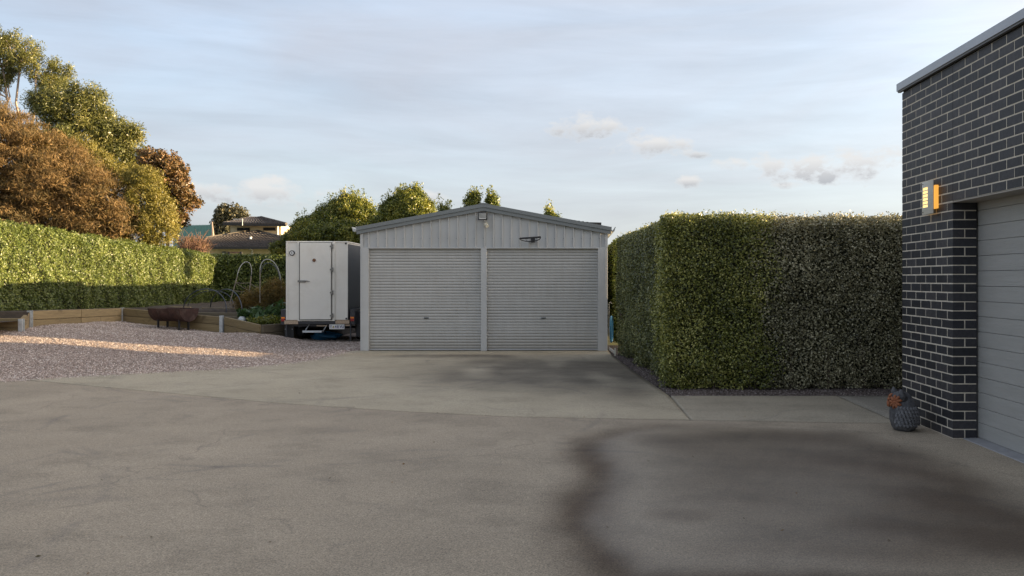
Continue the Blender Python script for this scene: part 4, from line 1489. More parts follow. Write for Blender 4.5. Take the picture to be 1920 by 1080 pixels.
sleeper_wall('raised_bed_edge', 'short lower sleeper stepping down beside the kale', (-9.05, 21.02, .57), (-8.38, 21.0, .57), 2, mt['sleeper_old'], hpl=.1)
sleeper_wall('raised_bed_edge', 'far pale sleeper edge visible just above the rusty drum', (-12.1, 23.6, .735), (-10.9, 23.6, .725), 2, mt['sleeper'], hpl=.1)
sleeper_wall('raised_bed_edge', 'dark weathered sleeper behind the soil heap under the hoops', (-10.4, 23.2, .72), (-9.0, 23.2, .70), 2, mt['sleeper_old'], hpl=.12)

# soil heap
n_ = 24
mb = MB(); gv = []
for i in range(n_ + 1):
    for j in range(9):
        x = -11.3 + 2.9 * i / n_; y = 21.9 + 1.2 * j / 8
        e = math.sin(math.pi * i / n_) ** .5 * math.sin(math.pi * j / 8) ** .6
        gv.append((x, y, .50 + .2 * e + random.uniform(-.012, .02)))
mb.v = gv
for i in range(n_):
    for j in range(8):
        mb.f.append((i * 9 + j, (i + 1) * 9 + j, (i + 1) * 9 + j + 1, i * 9 + j + 1))
o = mb.build('soil_heap', mt['soil'], smooth=True); tag(o, 'low heap of dark soil in the raised bed behind the rusty drum', 'soil', kind='stuff')

# rusty half drum on legs
dY = 20.72
pc = at(325, 592, dY)
drm = thing('half_drum_firepit', 'rusty half drum fire trough on short legs before the sleeper wall', 'fire pit', (pc.x, dY, hz(pc.x, dY)), rad(-23))
Ld, Rd = .54, .29
m_ = MB(); zt_ = 1.5 - (578.5 - VY) / F * dY - hz(pc.x, dY)
nn = 18
def ringpts(x, r):
    return [(x, r * math.cos(math.pi + math.pi * k / nn), zt_ + r * math.sin(math.pi + math.pi * k / nn) * 1.08) for k in range(nn + 1)]
xs = [-Ld, -Ld * .97, -.22, -.20, -.18, .18, .20, .22, Ld * .97, Ld]
rs = [Rd * 1.0, Rd * 1.02, Rd, Rd * 1.03, Rd, Rd, Rd * 1.03, Rd, Rd * 1.02, Rd]
for x, r in zip(xs, rs): m_.v += ringpts(x, r)
for i in range(len(xs) - 1):
    for k in range(nn):
        q = i * (nn + 1) + k
        m_.f.append((q, q + 1, q + nn + 2, q + nn + 1))
m_.f.append(tuple(range(nn + 1))); m_.f.append(tuple((len(xs) - 1) * (nn + 1) + k for k in range(nn, -1, -1)))
o = m_.build('drum', mt['rust'], drm, local=True)
so = o.modifiers.new('solid', 'SOLIDIFY'); so.thickness = .012; so.offset = 0
m_ = MB(); m_.tube([(-Ld, -Rd, zt_), (Ld, -Rd, zt_)], .014, 6); m_.tube([(-Ld, Rd, zt_), (Ld, Rd, zt_)], .014, 6)
m_.build('rim', mt['rust'], drm, local=True)
for x in (-.36, .36):
    for y in (-.14, .14):
        MB().box(x - .02, x + .02, y - .02, y + .02, -.03, zt_ - Rd * .93).build('leg', mt['dark_steel'], drm, local=True)

# hoops over the beds
def arc3(p0, apex, p1, n_=18, Y0=0, Y1=0, power=.5):
    """arch through three pixel points"""
    out = []
    for k in range(n_ + 1):
        t = math.pi * k / n_
        cx_ = p0[0] * (1 - (1 - math.cos(t)) / 2) + p1[0] * (1 - math.cos(t)) / 2
        base = p0[1] * (1 - k / n_) + p1[1] * k / n_
        mid = (p0[1] + p1[1]) / 2
        y = base + (apex[1] - mid) * math.sin(t) ** .9
        cx_ += (apex[0] - (p0[0] + p1[0]) / 2) * math.sin(t)
        YY = Y0 + (Y1 - Y0) * k / n_
        out.append(at(cx_, y, YY))
    return out
HG = 'bent pipe hoops over the vegetable beds'
def hoop(name, label, pts, mat, r=.014):
    o = MB().tube(pts, r, 7).build(name, mat, smooth=True)
    return tag(o, label, 'hoop', HG)
hoop('low_hoop', 'low dark pipe hoop over the soil, leftmost and nearest of the low ones', arc3((344, 577), (390, 542), (424, 588), Y0=22.2, Y1=21.7), mt['pipe_dark'])
hoop('low_hoop', 'thin low hoop just behind the leftmost one', arc3((352, 575), (400, 545), (437, 577), Y0=23.2, Y1=22.8), mt['pipe_dark'], .010)
hoop('low_hoop', 'low dark hoop whose right foot stands in a pale stone by the kale', arc3((394, 576), (430, 543), (453.5, 600), Y0=22.0, Y1=20.9), mt['pipe_dark'], .013)
st_ = at(454, 602, 20.7)
m_ = MB().tube([(st_.x, 20.7, .35), (st_.x, 20.7, .52), (st_.x, 20.7, .57)], [.11, .10, .05], 12)
tag(m_.build('stone_weight', mt['galv'], smooth=True), 'pale round weight at the foot of the low hoop beside the kale', 'weight')
def ladder_hoop(label, L0, L1, ap, R1, R0, Y):
    t = thing('tall_hoop', label, 'hoop', (at(*L0, Y).x, Y, .45), 0, HG)
    MB().tube([at(*L0, Y), at(*L1, Y)], .015, 7).build('stake', mt['stake'], t)
    MB().tube([at(*R0, Y + .3), at(*R1, Y + .3)], .014, 7).build('stake', mt['stake'], t)
    MB().tube(arc3(L1, ap, R1, Y0=Y, Y1=Y + .3), .011, 7).build('hoop_pipe', mt['pipe_grey'], t, smooth=True)
    return t
t = ladder_hoop('tall leaning hoop of grey pipe on timber stakes left of the other tall hoops', (428.5, 577), (444.7, 518.7), (462, 491), (471, 517), (464.8, 570), 22.3)
for a, b in (((443, 530), (468, 530)), ((439, 545), (467, 546)), ((443, 531), (470, 546)), ((468, 531), (487, 540))):
    MB().tube([at(*a, 22.4), (at(*a, 22.4) + at(*b, 22.5)) / 2 + Vector((0, 0, -.02)), at(*b, 22.5)], .007, 5).build('string', mt['stake'], t)
t = ladder_hoop('tall upright hoop of pale grey pipe standing nearest the trailer', (487.5, 568), (487.5, 510), (506, 487), (527, 532), (529, 570), 22.0)
hoop('inner_hoop', 'thin blue-grey hoop nested inside the tall hoop by the trailer', arc3((489.5, 512), (508, 494), (525, 533), Y0=22.9, Y1=22.9), mt['pipe_dark'], .012)

# vegetable patch
def plant_px(name, label, cat, blobs_px, Y, mat, ncl, per, cl, ln, wd, seed, bark='bark_dark', stems=6, group=None, **kw):
    blobs = [pxblob(*b, Y) for b in blobs_px]
    cx_ = sum(b[0] for b in blobs) / len(blobs)
    zb = .42
    t = thing(name, label, cat, (cx_, Y, zb), 0, group)
    lf, cc = crown(blobs, ncl, per, cl, ln, wd, seed, **kw)
    leaf_obj('foliage', [lf], mat, t)
    r_ = random.Random(seed)
    for k in range(stems):
        m_ = MB()
        b = blobs[k % len(blobs)]
        limb(m_, (b[0] + r_.uniform(-.1, .1), Y, zb - .05), (b[0] + r_.uniform(-.3, .3) * b[3], b[1], b[2] + b[5] * .7), .014, .005, .2, 4, r_)
        m_.build('stem', mt[bark], t)
    return t
plant_px('asparagus_plant', 'feathery orange-brown asparagus fern between the tall hoops', 'plant', [(478, 560, 24, 22), (455, 570, 14, 14)], 22.6, mt['lf_fern'], 260, 26, .13, .10, .012, 31, shell=.1, axis=(0, 0, .5))
plant_px('asparagus_plant', 'taller rusty asparagus fern next to the trailer side', 'plant', [(515, 548, 22, 26), (528, 560, 12, 30), (500, 575, 18, 14)], 22.3, mt['lf_fern'], 330, 26, .13, .10, .012, 32, shell=.1, axis=(0, 0, .5))
plant_px('leafy_vegetable', 'broad blue-green cabbage leaves at the left end of the patch', 'plant', [(462, 590, 16, 10), (470, 600, 16, 8)], 20.9, mt['lf_kale'], 26, 5, .10, .24, .16, 33, shell=.2, up=.8)
plant_px('leafy_vegetable', 'jagged green artichoke leaves in the middle of the patch', 'plant', [(495, 585, 18, 13), (488, 600, 18, 9)], 20.6, mt['lf_kale'], 42, 6, .12, .26, .10, 34, shell=.1, axis=(0, 0, .9), up=.5)
plant_px('leafy_vegetable', 'pale tipped green leaves beside the trailer guard', 'plant', [(522, 583, 15, 14), (518, 600, 16, 9)], 20.7, mt['lf_kale'], 40, 6, .12, .26, .09, 35, shell=.1, axis=(0, 0, .9), up=.5)
plant_px('ground_herb', 'low bright green herbs along the sleeper edge', 'plant', [(500, 601, 34, 7)], 20.25, mt['lf_bush'], 130, 20, .09, .06, .03, 36, shell=.1)


# ------------------------------------------------------------------ hedges
hedge('clipped_hedge', 'long sunlit yellow-green hedge at the left behind the sleeper walls', (-12.95, 15.0), (-12.95, 30.6), 1.4, (2.98, 2.40), (.75, .45), mt['lf_left'],
      3200, .052, .030, side='left', faces=('front', 'top', 'endA'), lump=.09, sprigs=40, rnd=.3)
hedge('clipped_hedge', 'shaded far hedge crossing behind the tall hoops to the trailer', (-13.5, 30.2), (-6.0, 30.2), 1.3, (2.38, 2.34), (.3, .1), mt['lf_left'],
      1300, .085, .05, side='left', faces=('front', 'top'), lump=.10, sprigs=40, rnd=.25)
hedge('clipped_hedge', 'tall green box hedge at the corner facing the camera, right of the shed', (1.22, 11.22), (3.0, 11.2), 1.3, (2.40, 2.40), (.0, .0), mt['lf_green'],
      6200, .034, .021, side='left', faces=('front', 'top', 'endA'), lump=.055, sprigs=60, rnd=.17, skirt=.16, fade=('B', .34), depth=.19)
hedge('clipped_hedge', 'grey-leaved block of the right hedge running behind the brick corner', (2.3, 11.21), (7.6, 11.21), 1.3, (2.38, 2.38), (.0, .0), mt['lf_grey'],
      5200, .034, .021, side='left', faces=('front', 'top', 'endB'), lump=.055, sprigs=40, rnd=.15, skirt=.14, fade=('A', .38), depth=.19)
hedge('clipped_hedge', 'blue-green side run of the right hedge leading back to the shed', (.885, 16.6), (1.30, 12.1), 1.3, (2.38, 2.38), (.0, .0), mt['lf_side'],
      4200, .036, .022, side='left', faces=('front', 'top', 'endA'), lump=.035, sprigs=60, rnd=.15, skirt=.14)
hedge('clipped_hedge', 'sunlit sliver of hedge seen through the gap beside the shed', (.98, 26), (.98, 19.5), 1.0, (2.45, 2.45), (.0, .0), mt['lf_left'],
      1200, .06, .035, side='left', faces=('front', 'endB', 'top'), lump=.05, sprigs=30)


# ------------------------------------------------------------------ trees
def tree(name, label, cat, blobs_px, Y, mat, ncl, per, cl, ln, wd, seed, bark, trunks, r0=.12, group=None, zb=0.0, limbs=18, dense=0, spikes=0, spike_h=1.0, **kw):
    blobs = [pxblob(b[0], b[1], b[2], b[3], Y + (b[4] if len(b) > 4 else 0)) for b in blobs_px]
    x0 = at(trunks[0][0], 500, Y).x
    t = thing(name, label, cat, (x0, Y, zb), 0, group)
    lf, cc = crown(blobs, ncl, per, cl, ln, wd, seed, **kw)
    parts_ = [lf]
    if dense:
        lf2, _ = crown([(b[0], b[1], b[2], b[3] * .8, b[4] * .8, b[5] * .8) for b in blobs], int(ncl * dense), per // 2, cl * 1.1, ln * 1.3, wd * 2 if wd < .02 else wd * 1.5, seed + 500, shell=.1)
        parts_.append(lf2)
    if spikes:
        r3 = np.random.default_rng(seed + 900)
        hi = cc[cc[:, 1] < np.median(cc[:, 1]) + .6]
        sc = hi[:, 2] + r3.normal(size=len(hi)) * .45
        for c in hi[np.argsort(-sc)[:spikes]]:
            h = r3.uniform(.35, .9) * spike_h; m_n = int(h * 75)
            tt = r3.uniform(0, 1, m_n)
            wdt = .11 * (1 - tt * .75)
            lean = r3.normal(size=2) * .12
            p = np.column_stack([c[0] + tt * lean[0] + r3.normal(size=m_n) * wdt, c[1] + tt * lean[1] + r3.normal(size=m_n) * wdt, c[2] + tt * h])
            parts_.append(leaves(p, np.tile([.2, -.3, .3], (m_n, 1)), ln, wd, .9, np.array([0, 0, 1.0]), .6, r3.uniform(.3, 1, m_n), r3))
    leaf_obj('crown', parts_, mat, t)
    r_ = random.Random(seed)
    r2 = np.random.default_rng(seed)
    nodes_ = []
    for tk in trunks:      # pixel polylines from the ground up: (x, y) or base only
        base = Vector((at(tk[0], 500, Y).x, Y, zb - .1))
        tip = at(tk[1], tk[2], Y)
        m_ = MB()
        nodes_.append(limb(m_, base, tip, r0, r0 * .4, .15, 7, r_))
        m_.build('trunk', mt[bark], t, smooth=True)
    sel = cc[r2.choice(len(cc), min(limbs, len(cc)), replace=False)]
    for c in sel:
        c = Vector(c.tolist())
        best = min((p for pts in nodes_ for p in pts[2:]), key=lambda p: (p - c).length + max(0, p.z - c.z) * 2)
        L_ = (c - best).length
        m_ = MB()
        limb(m_, best, c, min(r0 * .38, .02 + L_ * .018), .008, .22, 5, r_)
        m_.build('branch', mt[bark], t, smooth=True)
    return t


tree('gum_tree', 'tall gum tree with pale branches and open crown at the upper left', 'tree',
     [(32, 94, 42, 34), (-12, 112, 42, 52), (60, 118, 24, 26), (108, 136, 28, 26, .5), (88, 156, 26, 22, 1), (-20, 74, 36, 26), (110, 168, 30, 20), (-5, 150, 20, 20)], 34, mt['lf_euc'],
     250, 110, .28, .12, .034, 41, 'bark', [(30, 38, 120), (30, 66, 135), (30, 5, 125)], .09, shell=.35, axis=(0, 0, -.7), limbs=30, up=.2)
tree('gum_tree', 'lower bushy gum crown sloping down behind the brown casuarina', 'tree',
     [(120, 205, 48, 40), (165, 215, 38, 45), (85, 195, 30, 24), (145, 260, 75, 55), (205, 250, 40, 42), (232, 268, 28, 28), (215, 305, 48, 45), (250, 250, 16, 14), (180, 178, 18, 16), (140, 178, 22, 18), (262, 290, 16, 22)], 31.5, mt['lf_euc'],
     400, 135, .36, .12, .036, 42, 'bark', [(120, 120, 190), (150, 180, 230), (200, 220, 270)], .12, shell=.5, axis=(0, 0, -.6), limbs=26, up=.25, dense=.25)
tree('casuarina_tree', 'huge rounded orange-brown casuarina filling the left edge above the hedge', 'tree',
     [(-40, 300, 110, 118), (30, 315, 90, 105), (90, 350, 85, 98), (140, 375, 75, 88), (185, 392, 62, 72), (205, 425, 45, 45), (60, 420, 120, 50)], 26, mt['lf_brown'],
     1300, 130, .38, .15, .017, 43, 'bark_dark', [(40, 40, 260), (120, 130, 330), (-40, -30, 260)], .11, shell=.72, axis=(.25, -.2, .55), axis_spread=.5, limbs=14, flat=.5, dense=.5)
tree('wattle_tree', 'yellow-green wattle between the casuarina and the rusty leaved tree', 'tree',
     [(272, 375, 36, 62), (295, 425, 38, 42), (255, 345, 24, 40), (300, 400, 26, 40), (262, 440, 40, 30)], 26.6, mt['lf_wattle'],
     720, 56, .20, .10, .024, 44, 'bark_dark', [(280, 275, 400), (295, 300, 420)], .06, shell=.6, axis=(.1, 0, .8), limbs=10)
tree('wattle_tree', 'olive wattle tip showing above the brown casuarina', 'tree',
     [(165, 290, 22, 26), (190, 305, 28, 22), (225, 330, 22, 25), (150, 262, 14, 14)], 28, mt['lf_wattle'],
     190, 52, .18, .10, .024, 45, 'bark_dark', [(190, 190, 320)], .06, shell=.5, axis=(.1, 0, .8), limbs=6)
tree('rusty_leaf_tree', 'open crowned tree with rusty oval leaves left of the far house', 'tree',
     [(282, 300, 28, 26), (310, 325, 40, 38), (335, 345, 26, 40), (355, 378, 24, 16), (310, 385, 34, 36), (330, 405, 24, 24), (270, 335, 30, 40), (320, 300, 14, 16)], 30.5, mt['lf_rust'],
     520, 40, .19, .11, .066, 46, 'bark_dark', [(300, 300, 370), (305, 330, 360)], .09, shell=.25, limbs=26, up=.1)

BG = 'pittosporum bushes behind the shed and trailer'
def shoots(cx_list, Y, seed, hgt_=.7):
    """upright leafy shoots: tiny vertical blobs"""
    r_ = random.Random(seed); out = []
    for (px, py, w) in cx_list:
        for k in range(w):
            a = px + r_.uniform(-9, 9); h = r_.uniform(5, 15)
            out.append((a, py + r_.uniform(-3, 6), 4.2, h))
    return out
tree('pittosporum_bush', 'broad sunlit green bush rising behind the white trailer', 'bush',
     [(590, 436, 45, 32), (630, 420, 46, 38), (662, 412, 42, 42), (700, 426, 28, 30), (560, 452, 30, 24), (640, 445, 90, 36), (530, 468, 22, 14)] + shoots([(632, 386, 3), (653, 374, 4), (598, 408, 3), (690, 396, 3), (572, 425, 2), (560, 432, 2)], 33, 1), 33, mt['lf_bush'],
     2300, 62, .17, .085, .038, 47, 'bark_dark', [(630, 640, 400), (590, 590, 430), (690, 690, 410)], .08, BG, shell=.7, axis=(0, 0, .7), limbs=10, dense=.3, spikes=80, spike_h=.62)
tree('pittosporum_bush', 'dark green bush with spiky top over the left slope of the shed roof', 'bush',
     [(745, 405, 34, 32), (772, 396, 34, 38), (798, 410, 22, 26), (730, 428, 36, 28), (790, 420, 36, 24)] + shoots([(742, 378, 4), (772, 366, 4), (786, 370, 3), (725, 394, 3), (808, 388, 3)], 32, 2), 31.5, mt['lf_bush'],
     1500, 62, .17, .085, .038, 48, 'bark_dark', [(750, 755, 390), (790, 785, 390)], .08, BG, shell=.7, axis=(0, 0, .7), limbs=10, dense=.3, spikes=80, spike_h=.62)
for i_, (lab, bl) in enumerate((('pair of slim leafy tops, the larger left of the roof peak', [(887, 378, 12, 18), (880, 388, 10, 10)]),
                                ('slim leafy top just right of the shed roof peak', [(921, 381, 9, 13), (927, 388, 9, 8)]),
                                ('small leafy tip showing over the left roof slope near the peak', [(835, 397, 8, 8), (848, 402, 10, 5)]),
                                ('sparse leafy tip above the right roof slope', [(1032, 408, 8, 8), (1038, 414, 10, 5)]))):
    tree('pittosporum_bush', lab, 'bush', bl + shoots([(bl[0][0], bl[0][1] - bl[0][3] * .5, 3)], 30, 5 + i_), 29, mt['lf_bush'],
         90 if i_ < 2 else 26, 34, .15, .10, .045, 50 + i_, 'bark_dark', [(bl[0][0], bl[0][0], bl[0][1])], .035, BG, shell=.1, axis=(0, 0, .7), limbs=8, spikes=7, spike_h=.6)
tree('gum_tree', 'small distant gum tree between the green roof and the far house', 'tree',
     [(418, 405, 14, 14), (432, 400, 18, 12), (444, 408, 14, 12), (412, 425, 12, 14), (430, 432, 16, 14), (420, 440, 20, 10), (455, 408, 8, 8)], 85, mt['lf_far'],
     230, 46, .62, .34, .2, 55, 'bark', [(425, 425, 400), (425, 440, 405)], .2, shell=.4, limbs=16)

# bare reddish shrub
rs_ = thing('bare_shrub', 'leafless reddish twiggy shrub in front of the green roof', 'shrub', (at(370, 470, 36).x, 36, 0))
m_ = MB(); r_ = random.Random(3)
for k in range(62):
    a = at(r_.uniform(345, 384), 505, 36); b = at(r_.uniform(332, 398), r_.uniform(440, 462), 36 + r_.uniform(-1, 1))
    pts = limb(m_, a, b, .028, .009, .16, 5, r_)
    for q in range(5):
        s0 = pts[r_.randint(2, 4)]
        limb(m_, s0, s0 + Vector((r_.uniform(-.55, .55), r_.uniform(-.3, .3), r_.uniform(.15, .6))), .012, .005, .2, 3, r_)
m_.build('twigs', mt['bark_red'], rs_, kind='stuff')
lf, _ = crown([pxblob(355, 455, 14, 12, 36), pxblob(375, 460, 16, 8, 36)], 70, 20, .2, .06, .03, 77, shell=.2)
leaf_obj('foliage', [lf], mt['lf_rust'], rs_)


# ------------------------------------------------------------------ far houses
def roof_tiles(q, nu, nv, root, th_=.09):
    """q: four corners eaveL, eaveR, topR, topL ; staggered tiles as single meshes joined per face"""
    a, b, c, d = [Vector(p) for p in q]
    nrm = (b - a).cross(d - a).normalized()
    if nrm.z < 0: nrm = -nrm
    m_ = MB()
    for j in range(nv):
        v0, v1 = j / nv, (j + 1) / nv
        e0, e1 = a.lerp(d, v0), b.lerp(c, v0)
        f0, f1 = a.lerp(d, v1), b.lerp(c, v1)
        w0 = (e1 - e0).length
        n_ = max(1, int(nu * w0 / (b - a).length + .5))
        for i in range(n_):
            sft = (j % 3) / 3
            u0 = (i + sft) / n_; u1 = min(1, (i + .86 + sft) / n_)
            if u0 >= 1: continue
            p = [e0.lerp(e1, u0), e0.lerp(e1, u1), f0.lerp(f1, u1), f0.lerp(f1, u0)]
            up = [p[0] + nrm * th_ * 1.6, p[1] + nrm * th_ * 1.0, p[2] + nrm * th_ * .5, p[3] + nrm * th_ * .9]
            m_.hexa(p + up)
    return m_


ho = thing('two_storey_house', 'distant cream house with dark tiled hip roofs and narrow upper windows', 'house', (at(480, 500, 60).x, 60, 0))
# lower part
E = lambda x, y, Y: at(x, y, Y)
lo = [E(377, 463.5, 55), E(604, 464, 55), E(477, 433.2, 60.5), E(386, 447.5, 57.8)]
base = MB()
base.add([tuple(p - Vector((0, 0, .05))) for p in lo] + [tuple(E(379, 459, 61)), tuple(E(604, 455, 68)), ], [(0, 1, 2, 3), (0, 3, 4), (1, 5, 2), (2, 5, 4, 3), (0, 4, 5, 1)])
rf = base.build('roof', mt['tile'], ho)
roof_tiles([lo[0], lo[1], lo[2] + Vector((.02, 0, 0)), lo[3]], 40, 11, ho).build('roof_tiles', mt['tile'], rf, kind='stuff')
mb = MB(); mb.tube([lo[3] + Vector((0, 0, .04)), lo[2] + Vector((0, 0, .04)), lo[1] + Vector((0, 0, .06))], .11, 6); mb.build('ridge', mt['tile_ridge'], rf)
p = E(377, 465, 54.95); q = E(604, 465, 54.95)
MB().box(p.x, q.x, 54.8, 54.95, p.z - .07, p.z + .06).build('gutter', mt['fascia'], ho)
p0 = E(388, 470, 56.2); p1 = E(512, 470, 56.2)
MB().box(p0.x, p1.x, 56.2, 56.5, 0, E(0, 463, 56.2).z).build('wall', mt['cream'], ho)
MB().box(p1.x, E(600, 470, 56.2).x, 58.5, 58.8, 0, E(0, 463, 56.2).z).build('wall', mt['cream'], ho)
for a, b, y0, y1 in ((408, 430, 477.5, 490), (471, 501, 478, 491)):
    A = E(a, y1, 56.15); B_ = E(b, y0, 56.15)
    f_ = MB().box(A.x, B_.x, 56.14, 56.1995, A.z, B_.z).build('window', mt['fascia'], ho)
    MB().box(A.x + .08, B_.x - .08, 56.12, 56.1395, A.z + .08, B_.z - .06).build('pane', mt['win'], f_)
c = E(420.5, 473.8, 56.15); MB().disc(c, .17, 'y', .08, 14, .09).build('wall_vent', mt['trim'], ho)
c = E(463, 480, 55.2); MB().tube([(c.x, 55.6, E(0, 466, 55.2).z), (c.x, 56.1, E(0, 468, 55.2).z), (c.x, 56.1, 0)], .07, 8).build('downpipe', mt['plate'], ho)
c = E(470, 452, 58); MB().tube([E(470, 453, 57.4), E(470, 444, 57.4)], .09, 8).build('roof_vent', mt['plate'], ho)
# upper part
up = [E(419, 419.2, 59.3), E(537, 420.2, 59.3), E(489, 407.3, 62.5), E(470, 408, 62.3)]
b_ = MB(); b_.add([tuple(p - Vector((0, 0, .05))) for p in up] + [tuple(E(425, 417.5, 66)), tuple(E(530, 419, 66))], [(0, 1, 2, 3), (0, 3, 4), (1, 5, 2), (2, 5, 4, 3), (0, 4, 5, 1)])
r2_ = b_.build('roof', mt['tile'], ho)
roof_tiles(up, 22, 5, ho).build('roof_tiles', mt['tile'], r2_, kind='stuff')
mb = MB(); mb.tube([up[0] + Vector((0, 0, .02)), up[3], up[2], up[1] + Vector((0, 0, .02))], .10, 6); mb.build('ridge', mt['tile_ridge'], r2_)
A = E(419, 420, 59.2); B_ = E(537, 422.5, 59.2)
m_ = MB(); m_.hexa([(A.x, 59.05, A.z - .09), (B_.x, 59.05, B_.z - .09), (B_.x, 59.25, B_.z - .09), (A.x, 59.25, A.z - .09), (A.x, 59.05, A.z + .05), (B_.x, 59.05, B_.z + .05), (B_.x, 59.25, B_.z + .05), (A.x, 59.25, A.z + .05)])
m_.build('gutter', mt['fascia'], ho)
A = E(432, 445, 60.2); B_ = E(527, 421.5, 60.2)
MB().box(A.x, B_.x, 60.2, 65.5, 3.5, B_.z).build('wall', mt['cream'], ho)
for a, b in ((444, 467.5), (493, 516.5)):
    A = E(a, 432.4, 60.1); B_ = E(b, 426.8, 60.1)
    f_ = MB().box(A.x, B_.x, 60.13, 60.1995, A.z, B_.z).build('window', mt['fascia'], ho)
    MB().box(A.x + .05, B_.x - .05, 60.11, 60.1295, A.z + .05, B_.z - .04).build('pane', mt['win'], f_)
c = E(521, 430, 60.1); MB().tube([(c.x, 59.4, E(0, 422, 60).z), (c.x, 60.05, E(0, 424.5, 60).z), (c.x, 60.05, 4.2)], .06, 6).build('downpipe', mt['plate'], ho)
mb = MB(); mb.tube([E(454.5, 423, 58.8), E(454.5, 410, 58.8)], .025, 5); mb.tube([E(437, 411, 58.8), E(456, 412, 58.8)], .03, 5)
for k in range(6): mb.tube([E(438 + k * 3, 410.5, 58.5), E(438 + k * 3, 412.3, 59.1)], .015, 4)
mb.build('television_aerial', mt['galv'], ho)
mb = MB(); A = E(533, 446, 61); B_ = E(540, 421, 61)
for k in range(3): MB().tube([E(529 + k * 3, 440, 60), E(541 + k * 2, 446, 60)], .03, 5).build('balustrade', mt['plate'], ho)
# small pergola before the house
pg = thing('garden_pergola', 'small reddish timber frame in front of the far cream house', 'pergola', (at(440, 480, 50).x, 50, 0))
mb = MB(); mb.beam(at(431, 474.5, 50), at(449, 474.5, 50), .08, .07); mb.build('beam', mt['bark_red'], pg)
for x in (429, 452): q = at(x, 473, 50); MB().box(q.x - .06, q.x + .06, 49.95, 50.05, 0, q.z + .03).build('post', mt['fascia'], pg)

gr = thing('green_roof_shed', 'far shed with faded green ribbed steel roof', 'shed', (at(365, 480, 75).x, 75, 0))
A = at(325, 424, 78); B_ = at(396.5, 422.5, 78); C_ = at(396.5, 464, 73); D_ = at(325, 464, 73)
m_ = MB(); n_ = 26
for k in range(n_):
    t0, t1 = k / n_, (k + .7) / n_
    for (u0, u1, h) in ((t0, t1, 0.0), (t1, (k + 1) / n_, .05)):
        p = [D_.lerp(C_, u0), D_.lerp(C_, u1), A.lerp(B_, u1), A.lerp(B_, u0)]
        hh = Vector((0, 0, h + .04)); m_.hexa([v - Vector((0, 0, .03)) for v in p] + [v + hh for v in p])
m_.build('roof', mt['green_roof'], gr)
MB().box(D_.x + .3, C_.x - .15, 73.5, 77.8, 0, D_.z - .1).build('wall', mt['cream'], gr)
ch_ = at(398, 440, 72)
tg = MB().tube([(ch_.x, 72, 0), (ch_.x + .05, 72, at(0, 440, 72).z), (ch_.x - .02, 72, at(0, 416, 72).z)], [.16, .12, .05], 8).build('dead_tree', mt['bark'], smooth=True)
tag(tg, 'pale bare dead trunk at the right end of the green roof', 'tree')


# ------------------------------------------------------------------ owl ornament
oY = 8.13
oc = gnd(1695, 806)
owl = thing('owl_ornament', 'grey stone owl ornament with terracotta flower eye at the foot of the brick pier', 'ornament', (oc[0], oc[1], 0), rad(-90))
def surf(fn, nu, nv):
    m_ = MB()
    for i in range(nv + 1):
        for k in range(nu):
            m_.v.append(fn(k / nu, i / nv))
    for i in range(nv):
        for k in range(nu):
            m_.f.append((i * nu + k, i * nu + (k + 1) % nu, (i + 1) * nu + (k + 1) % nu, (i + 1) * nu + k))
    m_.f.append(tuple(range(nu))); m_.f.append(tuple(nv * nu + k for k in range(nu - 1, -1, -1)))
    return m_
OZ = [0, .03, .10, .18, .25, .30, .345, .375, .385]
OR = [.095, .122, .143, .146, .132, .112, .09, .055, .01]
def orad(z): return float(np.interp(z, OZ, OR))
def ofn(u, v):
    z = .385 * v
    r = orad(z) if v < 1 else .004
    a = u * 2 * math.pi
    rx = r * (1 + .04 * math.cos(2 * a))
    # head leans towards the left of the picture
    lean = -.045 * sst(np.array([z]), .2, .4)[0]
    return (rx * math.cos(a) + lean, r * .95 * math.sin(a) + lean * .3, z)
surf(ofn, 32, 22).build('body', mt['owl'], owl, smooth=True, local=True)
def opt(a, z, dr_=0.0):
    r = orad(z) + dr_
    lean = -.045 * float(sst(np.array([z]), .2, .4)[0])
    return Vector((r * (1 + .04 * math.cos(2 * a)) * math.cos(a) + lean, r * .95 * math.sin(a) + lean * .3, z))
# ears
for sgn, nm in ((-1, 0), (1, 1)):
    a0 = opt(rad(-90 + sgn * 62), .34)
    m_ = MB().tube([a0 + Vector((0, .02, -.04)), a0 + Vector((sgn * .01, .01, .015)), a0 + Vector((sgn * .012, 0, .05)), a0 + Vector((sgn * .008, -.004, .072))], [.05, .04, .022, .008], 12)
    m_.build('ear_tuft', mt['owl'], owl, smooth=True, local=True)
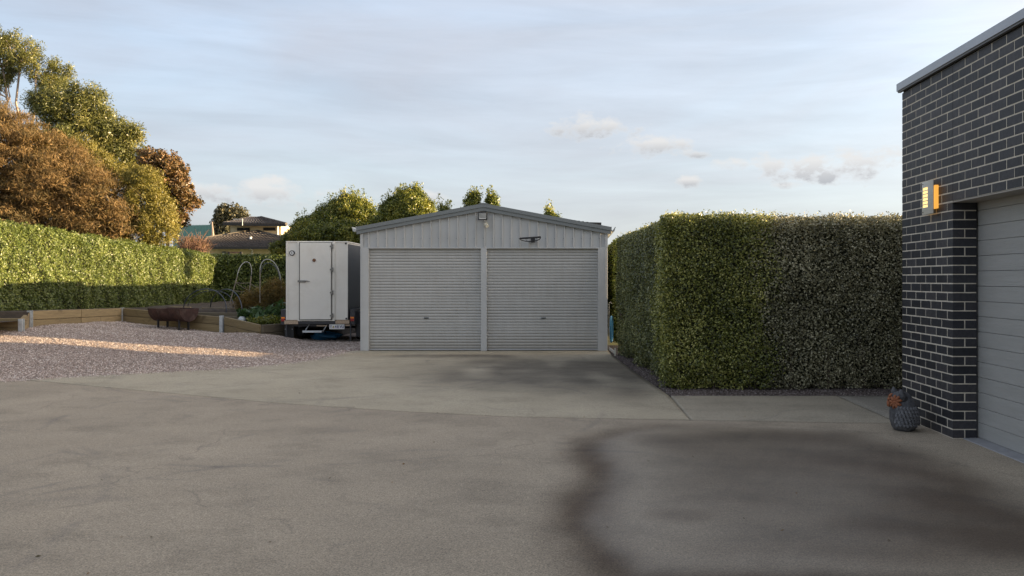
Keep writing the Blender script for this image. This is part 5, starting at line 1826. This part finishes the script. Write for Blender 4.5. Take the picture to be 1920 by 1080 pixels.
# flower shaped eyes: eight petals and a boss
for sgn in (-1, 1):
    aa = rad(-90 + sgn * 33); zc = .285
    c = opt(aa, zc, .008)
    nn_ = Vector((math.cos(aa), math.sin(aa), .18)).normalized()
    u_ = nn_.cross(Vector((0, 0, 1))).normalized(); w_ = u_.cross(nn_)
    m_ = MB()
    for k in range(9):
        t = 2 * math.pi * k / 9
        d_ = u_ * math.cos(t) + w_ * math.sin(t)
        m_.tube([c + d_ * .008 + nn_ * .006, c + d_ * .038 + nn_ * .010, c + d_ * .060 + nn_ * .0, c + d_ * .068 - nn_ * .012], [.007, .0145, .015, .006], 8)
    e_ = m_.build('flower_eye', mt['terracotta'] if sgn < 0 or True else mt['owl'], owl, smooth=True, local=True)
    MB().tube([c - nn_ * .004, c + nn_ * .014, c + nn_ * .018], [.016, .015, .006], 12).build('eye_boss', mt['terracotta'], e_, smooth=True, local=True)
m_ = MB().tube([opt(rad(-90), .275), opt(rad(-90), .262, .028), opt(rad(-90), .235, .03)], [.02, .014, .003], 8)
m_.build('beak', mt['terracotta'], owl, smooth=True, local=True)
# overlapping feathers
m_ = MB(); r_ = random.Random(8)
for row in range(6):
    z = .235 - row * .031
    for k in range(7 + row // 2):
        a = rad(-46 - row * 2 + (k + .5 * (row % 2)) * 13)
        c = opt(a, z, .004)
        nn_ = Vector((math.cos(a), math.sin(a), 0)); u_ = Vector((-math.sin(a), math.cos(a), 0)); w_ = Vector((0, 0, 1))
        s_ = .0205 * r_.uniform(.82, 1.12)
        vs_ = []
        for q in range(10):
            t = 2 * math.pi * q / 10
            k2 = 1.45 if math.sin(t) < 0 else .8
            vs_.append(tuple(c + u_ * math.cos(t) * s_ * .8 + w_ * math.sin(t) * s_ * k2 + nn_ * (.016 if math.sin(t) < 0 else .0)))
        vs_.append(tuple(c + nn_ * .013))
        m_.add(vs_, [(q, (q + 1) % 10, 10) for q in range(10)])
m_.build('feathers', mt['owl_feather'], owl, kind='stuff', local=True)

# fallen leaves and crumbs on the concrete
n = 90
pts = []
for k in range(n):
    pts.append((random.uniform(-7, 3.3), random.uniform(4.0, 15), .004))
pts = np.array(pts)
P2 = leaves(pts, np.tile([0, 0, 1.0], (n, 1)), .028, .014, .25)
o = leaf_obj('fallen_leaves', [P2], mt['lf_rust'], None)
tag(o, 'scattered tiny fallen leaves on the concrete driveway', 'leaves', kind='stuff')
print('objects', len(bpy.data.objects))
